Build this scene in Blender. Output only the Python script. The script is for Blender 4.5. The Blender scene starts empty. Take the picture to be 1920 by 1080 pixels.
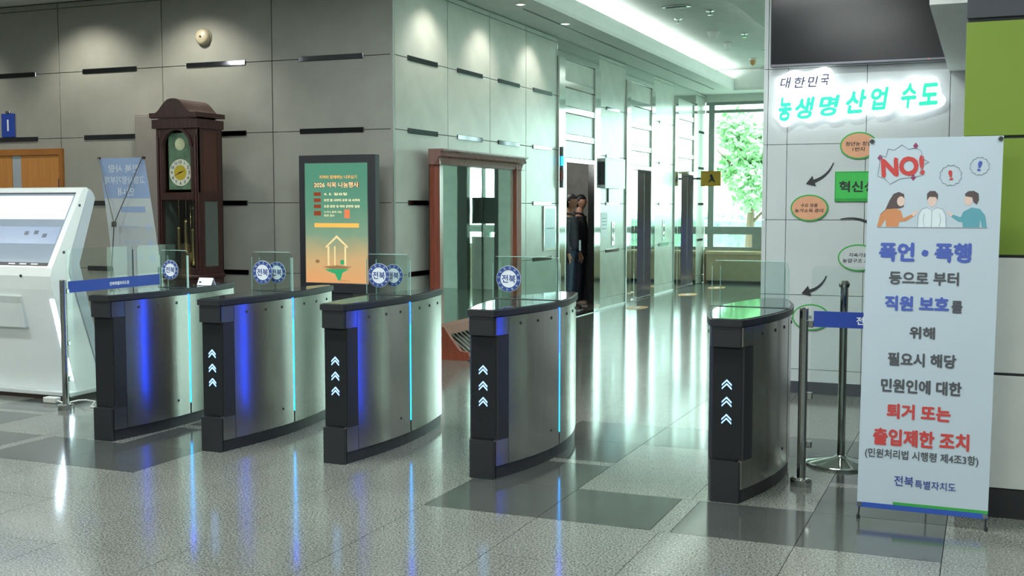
import bpy, math, random
from mathutils import Vector, Matrix
random.seed(7)
PI = math.pi
sc = bpy.context.scene
COL = sc.collection

# ------------------------------------------------------------------ camera
cam_d = bpy.data.cameras.new('camera')
cam_d.sensor_width = 36.0
cam_d.lens = 36.0 * 2150 / 1920
cam_d.clip_end = 200
cam = bpy.data.objects.new('camera', cam_d)
COL.objects.link(cam)
cam.location = (0, 0, 1.6)
cam.rotation_euler = (PI / 2 - math.atan(155 / 2150), 0, math.radians(22.5))
sc.camera = cam

# ------------------------------------------------------------------ world: bright hazy daylight
world = bpy.data.worlds.new('sky')
sc.world = world
world.use_nodes = True
wn = world.node_tree
for n in list(wn.nodes): wn.nodes.remove(n)
wo = wn.nodes.new('ShaderNodeOutputWorld')
wb = wn.nodes.new('ShaderNodeBackground')
tc = wn.nodes.new('ShaderNodeTexCoord')
sx = wn.nodes.new('ShaderNodeSeparateXYZ')
rp = wn.nodes.new('ShaderNodeValToRGB')
rp.color_ramp.elements[0].position = 0.45; rp.color_ramp.elements[0].color = (0.66, 0.88, 0.82, 1)
rp.color_ramp.elements[1].position = 0.75; rp.color_ramp.elements[1].color = (0.74, 1.0, 0.94, 1)
mr = wn.nodes.new('ShaderNodeMapRange')
mr.inputs[1].default_value = -1; mr.inputs[2].default_value = 1
wn.links.new(tc.outputs['Generated'], sx.inputs[0]); wn.links.new(sx.outputs[2], mr.inputs[0])
wn.links.new(mr.outputs[0], rp.inputs[0]); wn.links.new(rp.outputs[0], wb.inputs[0])
wb.inputs[1].default_value = 7.6
wn.links.new(wb.outputs[0], wo.inputs[0])

sc.view_settings.view_transform = 'Standard'
sc.view_settings.look = 'None'
sc.view_settings.exposure = 0.14
sc.view_settings.gamma = 1.0
sc.view_settings.use_curve_mapping = False

def light(kind, name, loc, energy, color=(1, 1, 1), **kw):
    d = bpy.data.lights.new(name, kind)
    d.energy = energy; d.color = color
    rot = kw.pop('rot', (0, 0, 0))
    for k, v in kw.items(): setattr(d, k, v)
    o = bpy.data.objects.new(name, d); COL.objects.link(o)
    o.location = loc; o.rotation_euler = rot
    return o
# added unseen lamps that light the lobby, front pair for the pillar (housings below)
LOBBY_FILL = [(x, y) for x in (-10.5, -7.5, -4.5, -1.5, 2.0) for y in (-3.0, 1.0, 5.0)] + [(-4.5, 7.6), (-1.6, 7.6)]
for x, y in LOBBY_FILL:
    light('AREA', 'lobby_fill_light', (x, y, 3.835), 66, (0.95, 1.0, 0.98), shape='RECTANGLE', size=1.1, size_y=0.28)
# downlights that wash the stone wall
WASHERS = [(-11.3, 9.35), (-9.2, 9.35), (-7.75, 9.35)]
for x, y in WASHERS:
    light('SPOT', 'wall_washer_light', (x, y, 3.83), 80, (1.0, 0.94, 0.84), spot_size=math.radians(105), spot_blend=0.8, shadow_soft_size=0.05, rot=(math.radians(22), 0, 0))
WASHERS2 = [(-4.95, 10.8), (-4.95, 12.2), (-4.95, 13.7)]
for x, y in WASHERS2:
    light('SPOT', 'wall_washer_light', (x, y, 3.83), 48, (1.0, 0.92, 0.86), spot_size=math.radians(100), spot_blend=0.8, shadow_soft_size=0.05, rot=(0, math.radians(22), 0))

# ------------------------------------------------------------------ materials
def lin(h):
    h = h.lstrip('#')
    out = []
    for i in (0, 2, 4):
        c = int(h[i:i + 2], 16) / 255
        out.append(c / 12.92 if c <= 0.04045 else ((c + 0.055) / 1.055) ** 2.4)
    return tuple(out) + (1.0,)
MATS = {}
def mat(name, col='#808080', rough=0.5, metal=0.0, var=0.06, scale=6.0, emit=0.0, ecol=None, bump=0.0, bscale=60.0, spec=0.5, stretch=None, aniso=0.0):
    if name in MATS: return MATS[name]
    m = bpy.data.materials.new(name); m.use_nodes = True
    nt = m.node_tree; b = nt.nodes['Principled BSDF']
    c = lin(col)
    b.inputs['Roughness'].default_value = rough
    b.inputs['Metallic'].default_value = metal
    b.inputs['Specular IOR Level'].default_value = spec
    co = nt.nodes.new('ShaderNodeTexCoord'); mp = nt.nodes.new('ShaderNodeMapping')
    nt.links.new(co.outputs['Object'], mp.inputs[0])
    if stretch: mp.inputs['Scale'].default_value = stretch
    if var > 0:
        no = nt.nodes.new('ShaderNodeTexNoise'); no.inputs['Scale'].default_value = scale; no.inputs['Detail'].default_value = 4
        nt.links.new(mp.outputs[0], no.inputs['Vector'])
        r = nt.nodes.new('ShaderNodeValToRGB')
        r.color_ramp.elements[0].position = 0.3; r.color_ramp.elements[1].position = 0.7
        r.color_ramp.elements[0].color = tuple(max(0, x * (1 - var)) for x in c[:3]) + (1,)
        r.color_ramp.elements[1].color = tuple(min(1, x * (1 + var)) for x in c[:3]) + (1,)
        nt.links.new(no.outputs[0], r.inputs[0]); nt.links.new(r.outputs[0], b.inputs['Base Color'])
    else:
        b.inputs['Base Color'].default_value = c
    if bump > 0:
        n2 = nt.nodes.new('ShaderNodeTexNoise'); n2.inputs['Scale'].default_value = bscale; n2.inputs['Detail'].default_value = 3
        nt.links.new(mp.outputs[0], n2.inputs['Vector'])
        bp = nt.nodes.new('ShaderNodeBump'); bp.inputs['Strength'].default_value = bump; bp.inputs['Distance'].default_value = 0.01
        nt.links.new(n2.outputs[0], bp.inputs['Height']); nt.links.new(bp.outputs[0], b.inputs['Normal'])
    if emit > 0:
        b.inputs['Emission Color'].default_value = lin(ecol or col)
        b.inputs['Emission Strength'].default_value = emit
    MATS[name] = m
    return m

def glass_mat(name, tint=(0.93, 0.98, 0.96), rough=0.0, refl=1.0):
    m = bpy.data.materials.new(name); m.use_nodes = True
    nt = m.node_tree
    for n in list(nt.nodes): nt.nodes.remove(n)
    o = nt.nodes.new('ShaderNodeOutputMaterial'); mx = nt.nodes.new('ShaderNodeMixShader')
    t = nt.nodes.new('ShaderNodeBsdfTransparent'); g = nt.nodes.new('ShaderNodeBsdfGlossy')
    fr = nt.nodes.new('ShaderNodeFresnel'); fr.inputs[0].default_value = 1.45
    mu = nt.nodes.new('ShaderNodeMath'); mu.operation = 'MULTIPLY'; mu.inputs[1].default_value = refl
    t.inputs[0].default_value = (*tint, 1); g.inputs['Roughness'].default_value = rough
    g.inputs[0].default_value = (0.95, 1, 0.98, 1)
    ge = nt.nodes.new('ShaderNodeNewGeometry'); iv = nt.nodes.new('ShaderNodeMath'); iv.operation = 'SUBTRACT'; iv.inputs[0].default_value = 1.0
    m2 = nt.nodes.new('ShaderNodeMath'); m2.operation = 'MULTIPLY'
    nt.links.new(ge.outputs['Backfacing'], iv.inputs[1]); nt.links.new(fr.outputs[0], mu.inputs[0])
    nt.links.new(mu.outputs[0], m2.inputs[0]); nt.links.new(iv.outputs[0], m2.inputs[1]); nt.links.new(m2.outputs[0], mx.inputs[0])
    nt.links.new(t.outputs[0], mx.inputs[1]); nt.links.new(g.outputs[0], mx.inputs[2]); nt.links.new(mx.outputs[0], o.inputs[0])
    MATS[name] = m
    return m

def granite(name, c1, c2, rough):
    m = bpy.data.materials.new(name); m.use_nodes = True
    nt = m.node_tree; b = nt.nodes['Principled BSDF']
    ge = nt.nodes.new('ShaderNodeNewGeometry')
    no = nt.nodes.new('ShaderNodeTexNoise'); no.inputs['Scale'].default_value = 95; no.inputs['Detail'].default_value = 2; no.inputs['Roughness'].default_value = 0.7
    n2 = nt.nodes.new('ShaderNodeTexNoise'); n2.inputs['Scale'].default_value = 1.3
    nt.links.new(ge.outputs['Position'], no.inputs['Vector']); nt.links.new(ge.outputs['Position'], n2.inputs['Vector'])
    r = nt.nodes.new('ShaderNodeValToRGB')
    r.color_ramp.elements[0].position = 0.36; r.color_ramp.elements[0].color = lin(c1)
    r.color_ramp.elements[1].position = 0.64; r.color_ramp.elements[1].color = lin(c2)
    nt.links.new(no.outputs[0], r.inputs[0])
    mx = nt.nodes.new('ShaderNodeMix'); mx.data_type = 'RGBA'; mx.blend_type = 'MULTIPLY'; mx.inputs[0].default_value = 0.35
    nt.links.new(r.outputs[0], mx.inputs[6]); nt.links.new(n2.outputs[0], mx.inputs[7])
    nt.links.new(mx.outputs[2], b.inputs['Base Color'])
    b.inputs['Roughness'].default_value = rough; b.inputs['Specular IOR Level'].default_value = 0.85
    bp = nt.nodes.new('ShaderNodeBump'); bp.inputs['Strength'].default_value = 0.012; bp.inputs['Distance'].default_value = 0.01
    n3 = nt.nodes.new('ShaderNodeTexNoise'); n3.inputs['Scale'].default_value = 9
    nt.links.new(ge.outputs['Position'], n3.inputs['Vector'])
    nt.links.new(n3.outputs[0], bp.inputs['Height']); nt.links.new(bp.outputs[0], b.inputs['Normal'])
    MATS[name] = m
    return m

GRAN_L = granite('light_granite', '#4d514c', '#999e97', 0.12)
GRAN_D = granite('dark_granite', '#3a3e3c', '#555a57', 0.11)
JOINT = mat('floor_joint', '#3a3d3a', 0.7)
STONE = mat('wall_stone', '#8f9188', 0.36, var=0.07, scale=3.5, bump=0.03, bscale=20)
STONE_C = mat('corridor_stone', '#aab0a6', 0.24, var=0.06, scale=3.5, bump=0.02, bscale=20)
STONE_P = mat('pillar_panel_white', '#b9c3c3', 0.38, var=0.04, scale=2)
WALLBACK = mat('wall_joint_dark', '#2c2d2b', 0.7)
BAR = mat('polished_bar', '#6d6d74', 0.07, 1.0, var=0.05)
STEEL = mat('polished_steel', '#c9cdca', 0.09, 1.0, var=0.04, bump=0.05, bscale=3)
MIRR = mat('elevator_mirror_steel', '#b9bfbc', 0.03, 1.0, var=0.02)
BRUSH = mat('brushed_stainless', '#b9b6b2', 0.24, 1.0, var=0.07, scale=14, stretch=(6, 6, 0.15))
_b = BRUSH.node_tree.nodes['Principled BSDF']; _b.inputs['Anisotropic'].default_value = 0.75; _b.inputs['Anisotropic Rotation'].default_value = 0.25
_t = BRUSH.node_tree.nodes.new('ShaderNodeTangent'); _t.direction_type = 'RADIAL'; _t.axis = 'Z'
BRUSH.node_tree.links.new(_t.outputs[0], _b.inputs['Tangent'])
BLACK = mat('black_plastic', '#26282b', 0.42, var=0.05)
BLACK2 = mat('charcoal_plastic', '#232629', 0.40, var=0.05)
CEIL = mat('ceiling_paint', '#d6dad5', 0.7, var=0.03)
CEILW = mat('white_paint', '#dfe4e1', 0.6, var=0.02)
WHITE = mat('white_enamel', '#d9e0de', 0.28, var=0.02)
WHITEG = mat('pale_grey_enamel', '#aab4bc', 0.35, var=0.03)
WOOD = mat('dark_walnut', '#3b211c', 0.35, var=0.3, scale=5, stretch=(8, 8, 0.6))
WOOD2 = mat('red_brown_wood', '#7a3c28', 0.35, var=0.22, scale=5, stretch=(8, 8, 0.8))
WOOD3 = mat('orange_wood', '#b27b3f', 0.45, var=0.1, scale=4, stretch=(6, 6, 0.6))
WOOD3D = mat('orange_wood_edge', '#93602c', 0.45, var=0.1)
TAN = mat('tan_panel', '#b9a98c', 0.5, var=0.06)
MIRROR = mat('mirror_glass', '#dde9e1', 0.015, 1.0, var=0.0, bump=0.03, bscale=1.2)
GLASS = glass_mat('barrier_glass', (0.95, 0.98, 0.965))
WINGG = glass_mat('wing_glass', (0.92, 0.96, 0.95), 0.0, 1.6)
PANE = glass_mat('window_glass', (0.93, 0.99, 0.97))
CLKG = glass_mat('clock_glass', (0.95, 0.97, 0.95))
CHROME = mat('chrome', '#d4d6d4', 0.12, 1.0, var=0.02)
GREEN = mat('green_panel', '#708a2e', 0.45, var=0.04, scale=1.5)
OFFW = mat('off_white_panel', '#c4c9c4', 0.35, var=0.03)
DARKG = mat('dark_grey_panel', '#3b3f47', 0.5)
TVS = mat('screen_black', '#0e1016', 0.2, var=0.02, spec=0.35)
LEDW = mat('led_white', '#ffffff', 0.4, var=0, emit=14, ecol='#d8efff')
LEDC = mat('led_cyan', '#20d8e8', 0.4, var=0, emit=7.0, ecol='#0898ff')
LEDB = mat('led_blue', '#1530ff', 0.4, var=0, emit=14, ecol='#0a40ff')
ARR = mat('arrow_led', '#8fc0ff', 0.4, var=0, emit=2.4, ecol='#86bcff')
NAVY = mat('sign_navy', '#1f3f96', 0.45, var=0.04)
PRW = mat('print_white', '#dfe6ea', 0.6, var=0.0)
PRBK = mat('print_black', '#25282c', 0.6, var=0.0)
PRDG = mat('print_dark_grey', '#4e5257', 0.6, var=0.0)
PRBL = mat('print_blue', '#4a60b2', 0.6, var=0.0)
PRNV = mat('print_navy', '#3a4690', 0.6, var=0.0)
PRRD = mat('print_red', '#c04442', 0.6, var=0.0)
PROR = mat('print_orange', '#c98a5e', 0.6, var=0.0)
PRTL = mat('print_teal', '#5d9fae', 0.6, var=0.0)
PRSK = mat('print_skin', '#dcc4b8', 0.6, var=0.0)
PRHR = mat('print_hair', '#574c4e', 0.6, var=0.0)
PRLN = mat('print_line', '#8f9aa2', 0.6, var=0.0)
PRGN = mat('print_green', '#3a9c48', 0.6, var=0.0)
BANN = mat('banner_cloth', '#b7c9d4', 0.55, var=0.015, scale=2)
BRASS = mat('brass', '#c9b27c', 0.2, 1.0)

# ------------------------------------------------------------------ mesh helpers
def finish(name, me, m, parent=None, loc=None, rot=None):
    if m is not None and not me.materials: me.materials.append(m)
    o = bpy.data.objects.new(name, me); COL.objects.link(o)
    if parent is not None: o.parent = parent
    if loc: o.location = loc
    if rot: o.rotation_euler = rot
    return o

class MB:
    def __init__(s): s.v = []; s.f = []; s.smooth = []
    def add(s, v, f, sm=False):
        n = len(s.v); s.v += [tuple(p) for p in v]
        for q in f: s.f.append([i + n for i in q]); s.smooth.append(sm)
        return s
    def box(s, x0, x1, y0, y1, z0, z1, b=0.0):
        if b <= 0:
            v = [(x, y, z) for z in (z0, z1) for x, y in ((x0, y0), (x1, y0), (x1, y1), (x0, y1))]
            return s.add(v, [(3, 2, 1, 0), (4, 5, 6, 7), (0, 1, 5, 4), (1, 2, 6, 5), (2, 3, 7, 6), (3, 0, 4, 7)])
        # chamfered box
        v = []; idx = {}
        for i, x in enumerate((x0, x1)):
            for j, y in enumerate((y0, y1)):
                for k, z in enumerate((z0, z1)):
                    sx_, sy_, sz_ = (1 - 2 * i) * b, (1 - 2 * j) * b, (1 - 2 * k) * b
                    idx[i, j, k, 0] = len(v); v.append((x, y + sy_, z + sz_))
                    idx[i, j, k, 1] = len(v); v.append((x + sx_, y, z + sz_))
                    idx[i, j, k, 2] = len(v); v.append((x + sx_, y + sy_, z))
        I = lambda i, j, k, a: idx[i, j, k, a]
        f = []
        f.append([I(0, 0, 0, 0), I(0, 0, 1, 0), I(0, 1, 1, 0), I(0, 1, 0, 0)]); f.append([I(1, 0, 0, 0), I(1, 1, 0, 0), I(1, 1, 1, 0), I(1, 0, 1, 0)])
        f.append([I(0, 0, 0, 1), I(1, 0, 0, 1), I(1, 0, 1, 1), I(0, 0, 1, 1)]); f.append([I(0, 1, 0, 1), I(0, 1, 1, 1), I(1, 1, 1, 1), I(1, 1, 0, 1)])
        f.append([I(0, 0, 0, 2), I(0, 1, 0, 2), I(1, 1, 0, 2), I(1, 0, 0, 2)]); f.append([I(0, 0, 1, 2), I(1, 0, 1, 2), I(1, 1, 1, 2), I(0, 1, 1, 2)])
        for i in (0, 1):
            for j in (0, 1): f.append([I(i, j, 0, 0), I(i, j, 1, 0), I(i, j, 1, 1), I(i, j, 0, 1)])
            for k in (0, 1): f.append([I(i, 0, k, 0), I(i, 1, k, 0), I(i, 1, k, 2), I(i, 0, k, 2)])
        for j in (0, 1):
            for k in (0, 1): f.append([I(0, j, k, 1), I(1, j, k, 1), I(1, j, k, 2), I(0, j, k, 2)])
        for i in (0, 1):
            for j in (0, 1):
                for k in (0, 1): f.append([I(i, j, k, 0), I(i, j, k, 1), I(i, j, k, 2)])
        return s.add(v, f)
    def prism(s, poly, a0, a1, axis='z', sm=False):
        """extrude a 2D polygon; axis z: poly=(x,y); axis y: poly=(x,z); axis x: poly=(y,z)"""
        n = len(poly)
        def P(p, a):
            return (p[0], p[1], a) if axis == 'z' else ((p[0], a, p[1]) if axis == 'y' else (a, p[0], p[1]))
        v = [P(p, a0) for p in poly] + [P(p, a1) for p in poly]
        s.add(v, [list(range(n))[::-1], list(range(n, 2 * n))])
        nn = len(s.v) - 2 * n
        for i in range(n):
            j = (i + 1) % n
            s.f.append([nn + i, nn + j, nn + n + j, nn + n + i]); s.smooth.append(sm)
        return s
    def tube(s, pts, r, n=12, caps=True):
        pts = [Vector(p) for p in pts]
        rs = r if isinstance(r, (list, tuple)) else [r] * len(pts)
        base = len(s.v); prev = None
        for i, p in enumerate(pts):
            d = (pts[min(i + 1, len(pts) - 1)] - pts[max(i - 1, 0)]).normalized()
            if prev is None:
                a = Vector((0, 0, 1)) if abs(d.z) < 0.9 else Vector((1, 0, 0))
                u = d.cross(a).normalized()
            else:
                u = (prev - d * prev.dot(d)).normalized()
            prev = u; w = d.cross(u)
            for k in range(n):
                t = 2 * PI * k / n
                s.v.append(tuple(p + (u * math.cos(t) + w * math.sin(t)) * rs[i]))
        for i in range(len(pts) - 1):
            for k in range(n):
                a = base + i * n + k; b = base + i * n + (k + 1) % n
                s.f.append([a, b, b + n, a + n]); s.smooth.append(True)
        if caps:
            s.f.append([base + k for k in range(n)][::-1]); s.smooth.append(False)
            s.f.append([base + (len(pts) - 1) * n + k for k in range(n)]); s.smooth.append(False)
        return s
    def lathe(s, prof, c=(0, 0, 0), n=24, axis='z'):
        """prof: list of (radius, height)"""
        base = len(s.v)
        for r, h in prof:
            for k in range(n):
                t = 2 * PI * k / n
                a, b = r * math.cos(t), r * math.sin(t)
                p = (a, b, h) if axis == 'z' else ((a, h, b) if axis == 'y' else (h, a, b))
                s.v.append((p[0] + c[0], p[1] + c[1], p[2] + c[2]))
        for i in range(len(prof) - 1):
            for k in range(n):
                a = base + i * n + k; b = base + i * n + (k + 1) % n
                s.f.append([a, b, b + n, a + n]); s.smooth.append(True)
        s.f.append([base + k for k in range(n)][::-1]); s.smooth.append(False)
        s.f.append([base + (len(prof) - 1) * n + k for k in range(n)]); s.smooth.append(False)
        return s
    def mesh(s, name):
        me = bpy.data.meshes.new(name); me.from_pydata(s.v, [], s.f)
        me.polygons.foreach_set('use_smooth', s.smooth); me.update()
        import bmesh
        bm = bmesh.new(); bm.from_mesh(me); bmesh.ops.recalc_face_normals(bm, faces=bm.faces)
        if any(s.smooth):
            for e in bm.edges:
                if len(e.link_faces) == 2 and e.calc_face_angle(0) > 0.7: e.smooth = False
        bm.to_mesh(me); bm.free()
        return me
    def build(s, name, m, parent=None, loc=None, rot=None):
        return finish(name, s.mesh(name), m, parent, loc, rot)

def bx(name, m, parent, x0, x1, y0, y1, z0, z1, b=0.0): return MB().box(x0, x1, y0, y1, z0, z1, b).build(name, m, parent)
def thing(name, label, cat, loc=(0, 0, 0), rz=0.0, group=None, kind=None):
    o = bpy.data.objects.new(name, None); COL.objects.link(o)
    o.empty_display_size = 0.1
    o.location = loc; o.rotation_euler = (0, 0, rz)
    o['label'] = label; o['category'] = cat
    if group: o['group'] = group
    if kind: o['kind'] = kind
    return o
def tag(o, label, cat, group=None, kind=None):
    o['label'] = label; o['category'] = cat
    if group: o['group'] = group
    if kind: o['kind'] = kind
    return o
def struct(o, label=None):
    o['kind'] = 'structure'
    if label: o['label'] = label
    return o

TXT = {}
def text(body, m, parent, loc, w=None, h=None, rot=(PI / 2, 0, 0), bold=0.02, thick=0.0008, shear=0.0, name='lettering'):
    """a line of printed lettering centred on loc, fitted to a width and height"""
    key = (body, bold, shear)
    if key not in TXT:
        cu = bpy.data.curves.new('text', 'FONT'); cu.body = body; cu.size = 1.0
        cu.shear = shear; cu.resolution_u = 3; cu.extrude = 0.5
        o = bpy.data.objects.new('text', cu); COL.objects.link(o)
        bpy.context.view_layer.update()
        me = bpy.data.meshes.new_from_object(o.evaluated_get(bpy.context.evaluated_depsgraph_get()))
        bpy.data.objects.remove(o)
        if bold > 0.004:
            vv = [tuple(v.co) for v in me.vertices]; ff = [tuple(p.vertices) for p in me.polygons]
            sh = [(bold * math.cos(t), bold * math.sin(t)) for t in (0.4, 1.97, 3.54, 5.11)]
            me = bpy.data.meshes.new('text')
            me.from_pydata([(x + a, y + b_, (z + 0.5) * (1 + 0.12 * k_) - 0.5) for k_, (a, b_) in enumerate(sh) for x, y, z in vv], [], [tuple(i + k * len(vv) for i in f_) for k in range(4) for f_ in ff])
            me.update()
        xs = [v.co.x for v in me.vertices]; ys = [v.co.y for v in me.vertices]
        cx, cy = (min(xs) + max(xs)) / 2, (min(ys) + max(ys)) / 2
        for v in me.vertices: v.co.x -= cx; v.co.y -= cy
        TXT[key] = (me, max(xs) - min(xs), max(ys) - min(ys))
    me, W, H = TXT[key]
    me = me.copy(); me.materials.clear(); me.materials.append(m)
    sxx = (w / W) if w else h / H
    syy = (h / H) if h else w / W
    for v in me.vertices: v.co = (v.co.x * sxx, v.co.y * syy, (v.co.z + 0.5) * thick)
    o = bpy.data.objects.new(name, me); COL.objects.link(o)
    if parent is not None: o.parent = parent
    o.location = loc; o.rotation_euler = rot
    return o
def ell(cx, cz, rx, rz, n=28, a0=0.0, a1=2 * PI):
    return [(cx + rx * math.cos(a0 + (a1 - a0) * k / n), cz + rz * math.sin(a0 + (a1 - a0) * k / n)) for k in range(n)]
def ring(mb, cx, cz, rx, rz, t, y0, y1, n=40):
    """flat ring standing in the XZ plane"""
    v = []; f = []
    for k in range(n):
        c, s_ = math.cos(2 * PI * k / n), math.sin(2 * PI * k / n)
        for (qx, qz) in ((rx, rz), (rx - t, rz - t)):
            for y in (y0, y1): v.append((cx + qx * c, y, cz + qz * s_))
    for k in range(n):
        a = 4 * k; b = 4 * ((k + 1) % n)
        f += [[a, b, b + 1, a + 1], [a + 2, a + 3, b + 3, b + 2], [a, a + 2, b + 2, b], [a + 1, b + 1, b + 3, a + 3]]
    return mb.add(v, f)

# ------------------------------------------------------------------ FLOOR
CORNER_X, WALL_Y = -5.45, 10.1
END_Y = 23.6
floor = struct(bx('floor', JOINT, None, -15, 5.2, -8.2, 24.0, -0.2, -0.019))
T = 0.65
X0, Y0 = -2.75, 5.4            # tile grid origin
def in_view(x, y):
    dx, dy = x, y
    fx = -math.sin(math.radians(22.5)); fy = math.cos(math.radians(22.5))
    dep = dx * fx + dy * fy
    if dep < 4.2: return None
    lat = dx * fy - dy * fx
    if abs(lat / dep) > 0.50: return None
    return dep
tile_me = {}
def tile_mesh(w, d, m):
    k = (round(w, 3), round(d, 3), m.name)
    if k not in tile_me:
        me = MB().box(-w / 2, w / 2, -d / 2, d / 2, -0.019, 0).mesh('granite_tile'); me.materials.append(m); tile_me[k] = me
    return tile_me[k]
pieces = []    # (cx, cy, w, d, dark)
G = 0.0035
def add_tile(x0, x1, y0, y1, dark): pieces.append(((x0 + x1) / 2, (y0 + y1) / 2, x1 - x0 - G, y1 - y0 - G, dark))
RINGS = [(-2.75, 5.4), (-7.30, 5.4), (1.80, 5.4)]
for i in range(-19, 13):
    for j in range(-21, 29):
        x = X0 + i * T; y = Y0 + j * T
        if x < -14.5 or x + T > 5.2: continue
        skip = False
        for rx, ry in RINGS:
            a = round((x - rx) / T); b = round((y - ry) / T)
            if 0 <= a < 4 and 0 <= b < 4:
                dark = a in (0, 3) or b in (0, 3)
                x0_, x1_, y0_, y1_ = x, x + T, y, y + T
                if dark:
                    if a == 1: x1_ -= 0.05
                    if a == 2: x0_ += 0.05
                    if b == 1: y1_ -= 0.05
                    if b == 2: y0_ += 0.05
                add_tile(x0_, x1_, y0_, y1_, dark); skip = True
        if not skip: add_tile(x, x + T, y, y + T, False)
for rx, ry in RINGS:
    for b in (0, 3): add_tile(rx + 2 * T - 0.05, rx + 2 * T + 0.05, ry + b * T, ry + b * T + T, False)
    for a in (0, 3): add_tile(rx + a * T, rx + a * T + T, ry + 2 * T - 0.05, ry + 2 * T + 0.05, False)
vis = []; rest = []
for p in pieces:
    if p[0] < CORNER_X - 0.3 and p[1] > WALL_Y + 0.3: continue
    d = in_view(p[0], p[1])
    if d is not None: vis.append((d, p))
    else: rest.append(p)
vis.sort(key=lambda q: q[0])
for d, p in vis[:295]:
    o = bpy.data.objects.new('granite_tile', tile_mesh(p[2], p[3], GRAN_D if p[4] else GRAN_L)); COL.objects.link(o)
    o.parent = floor; o.location = (p[0], p[1], 0)
rest += [p for d, p in vis[295:]]
mbl = MB(); mbd = MB()
for p in rest:
    (mbd if p[4] else mbl).box(p[0] - p[2] / 2, p[0] + p[2] / 2, p[1] - p[3] / 2, p[1] + p[3] / 2, -0.019, 0)
for mb_, m_ in ((mbl, GRAN_L), (mbd, GRAN_D)):
    if mb_.v:
        o = mb_.build('granite_tile_field', m_, floor); o['kind'] = 'stuff'

# ------------------------------------------------------------------ WALLS
CZ = 3.87
panel_me = {}
def panel(parent, m, x0, x1, y0, y1, z0, z1, name='stone_panel', b=0.002):
    k = (round(x1 - x0, 3), round(y1 - y0, 3), round(z1 - z0, 3), m.name, name)
    if k not in panel_me:
        w, d, h = (x1 - x0) / 2, (y1 - y0) / 2, (z1 - z0) / 2
        me = MB().box(-w, w, -d, d, -h, h, b).mesh(name); me.materials.append(m); panel_me[k] = me
    o = bpy.data.objects.new(name, panel_me[k]); COL.objects.link(o); o.parent = parent
    o.location = ((x0 + x1) / 2, (y0 + y1) / 2, (z0 + z1) / 2)
    return o
ROWS = [0.165, 0.895, 1.625, 2.355, 3.085, 3.80]
wall_b = struct(bx('wall_back', WALLBACK, None, -14.6, CORNER_X - 0.03, WALL_Y + 0.03, WALL_Y + 0.3, 0, CZ))
VJ = [CORNER_X, -6.863, -8.262, -9.698, -11.12, -12.55, -13.98]
for a, b in zip(VJ[1:], VJ[:-1]):
    for z0, z1 in zip([0.003] + ROWS, ROWS + [CZ - 0.01]):
        if z1 - z0 < 0.02: continue
        panel(wall_b, STONE, a + 0.006, b - 0.006, WALL_Y, WALL_Y + 0.03, z0 + 0.003, z1 - 0.003)
    for z in ROWS[1:-1]:
        c = (a + b) / 2 + 0.0
        panel(wall_b, BAR, c - 0.375, c + 0.375, WALL_Y - 0.012, WALL_Y + 0.004, z - 0.026, z + 0.026, 'metal_bar', 0.003)
wall_c = struct(bx('wall_left', WALLBACK, None, CORNER_X - 0.3, CORNER_X - 0.03, WALL_Y + 0.3, 14.77, 0, CZ))
struct(bx('trim_1', mat('corner_trim', '#9aa39c', 0.3, 0.6), None, CORNER_X - 0.03, CORNER_X + 0.0, WALL_Y, WALL_Y + 0.028, 0, CZ))
CJ = [WALL_Y + 0.03, 11.34, 12.48, 13.62, 14.765]
for a, b in zip(CJ[:-1], CJ[1:]):
    for z0, z1 in zip([0.003] + ROWS, ROWS + [CZ - 0.01]):
        if z1 - z0 < 0.02: continue
        panel(wall_c, STONE_C, CORNER_X - 0.03, CORNER_X, a + 0.006, b - 0.006, z0 + 0.003, z1 - 0.003)
    for z in ROWS[1:-1]:
        c = (a + b) / 2
        panel(wall_c, BAR, CORNER_X - 0.004, CORNER_X + 0.012, c - 0.34, c + 0.34, z - 0.026, z + 0.026, 'metal_bar', 0.003)
# elevator columns between the bays
def column_wall(name, y0, y1, th=0.3):
    w = struct(bx(name, WALLBACK, None, CORNER_X - th, CORNER_X - 0.03, y0, y1, 0, CZ))
    for z0, z1 in zip([0.003] + ROWS, ROWS + [CZ - 0.01]):
        panel(w, STONE_C, CORNER_X - 0.03, CORNER_X, y0 + 0.004, y1 - 0.004, z0 + 0.003, z1 - 0.003)
    for z in ROWS[1:-1]:
        c = (y0 + y1) / 2
        panel(w, BAR, CORNER_X - 0.004, CORNER_X + 0.012, c - 0.34, c + 0.34, z - 0.026, z + 0.026, 'metal_bar', 0.003)
    return w
BAYS = [(14.77, 16.58, 15.05, 16.28), (17.95, 19.66, 18.2, 19.4), (21.05, 22.76, 21.3, 22.5)]
column_wall('wall_left.001', 16.58, 17.95, 0.10)
column_wall('wall_left.002', 19.66, 21.05)
column_wall('wall_left.003', 22.76, END_Y)
DOOR_H = 2.2
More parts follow.
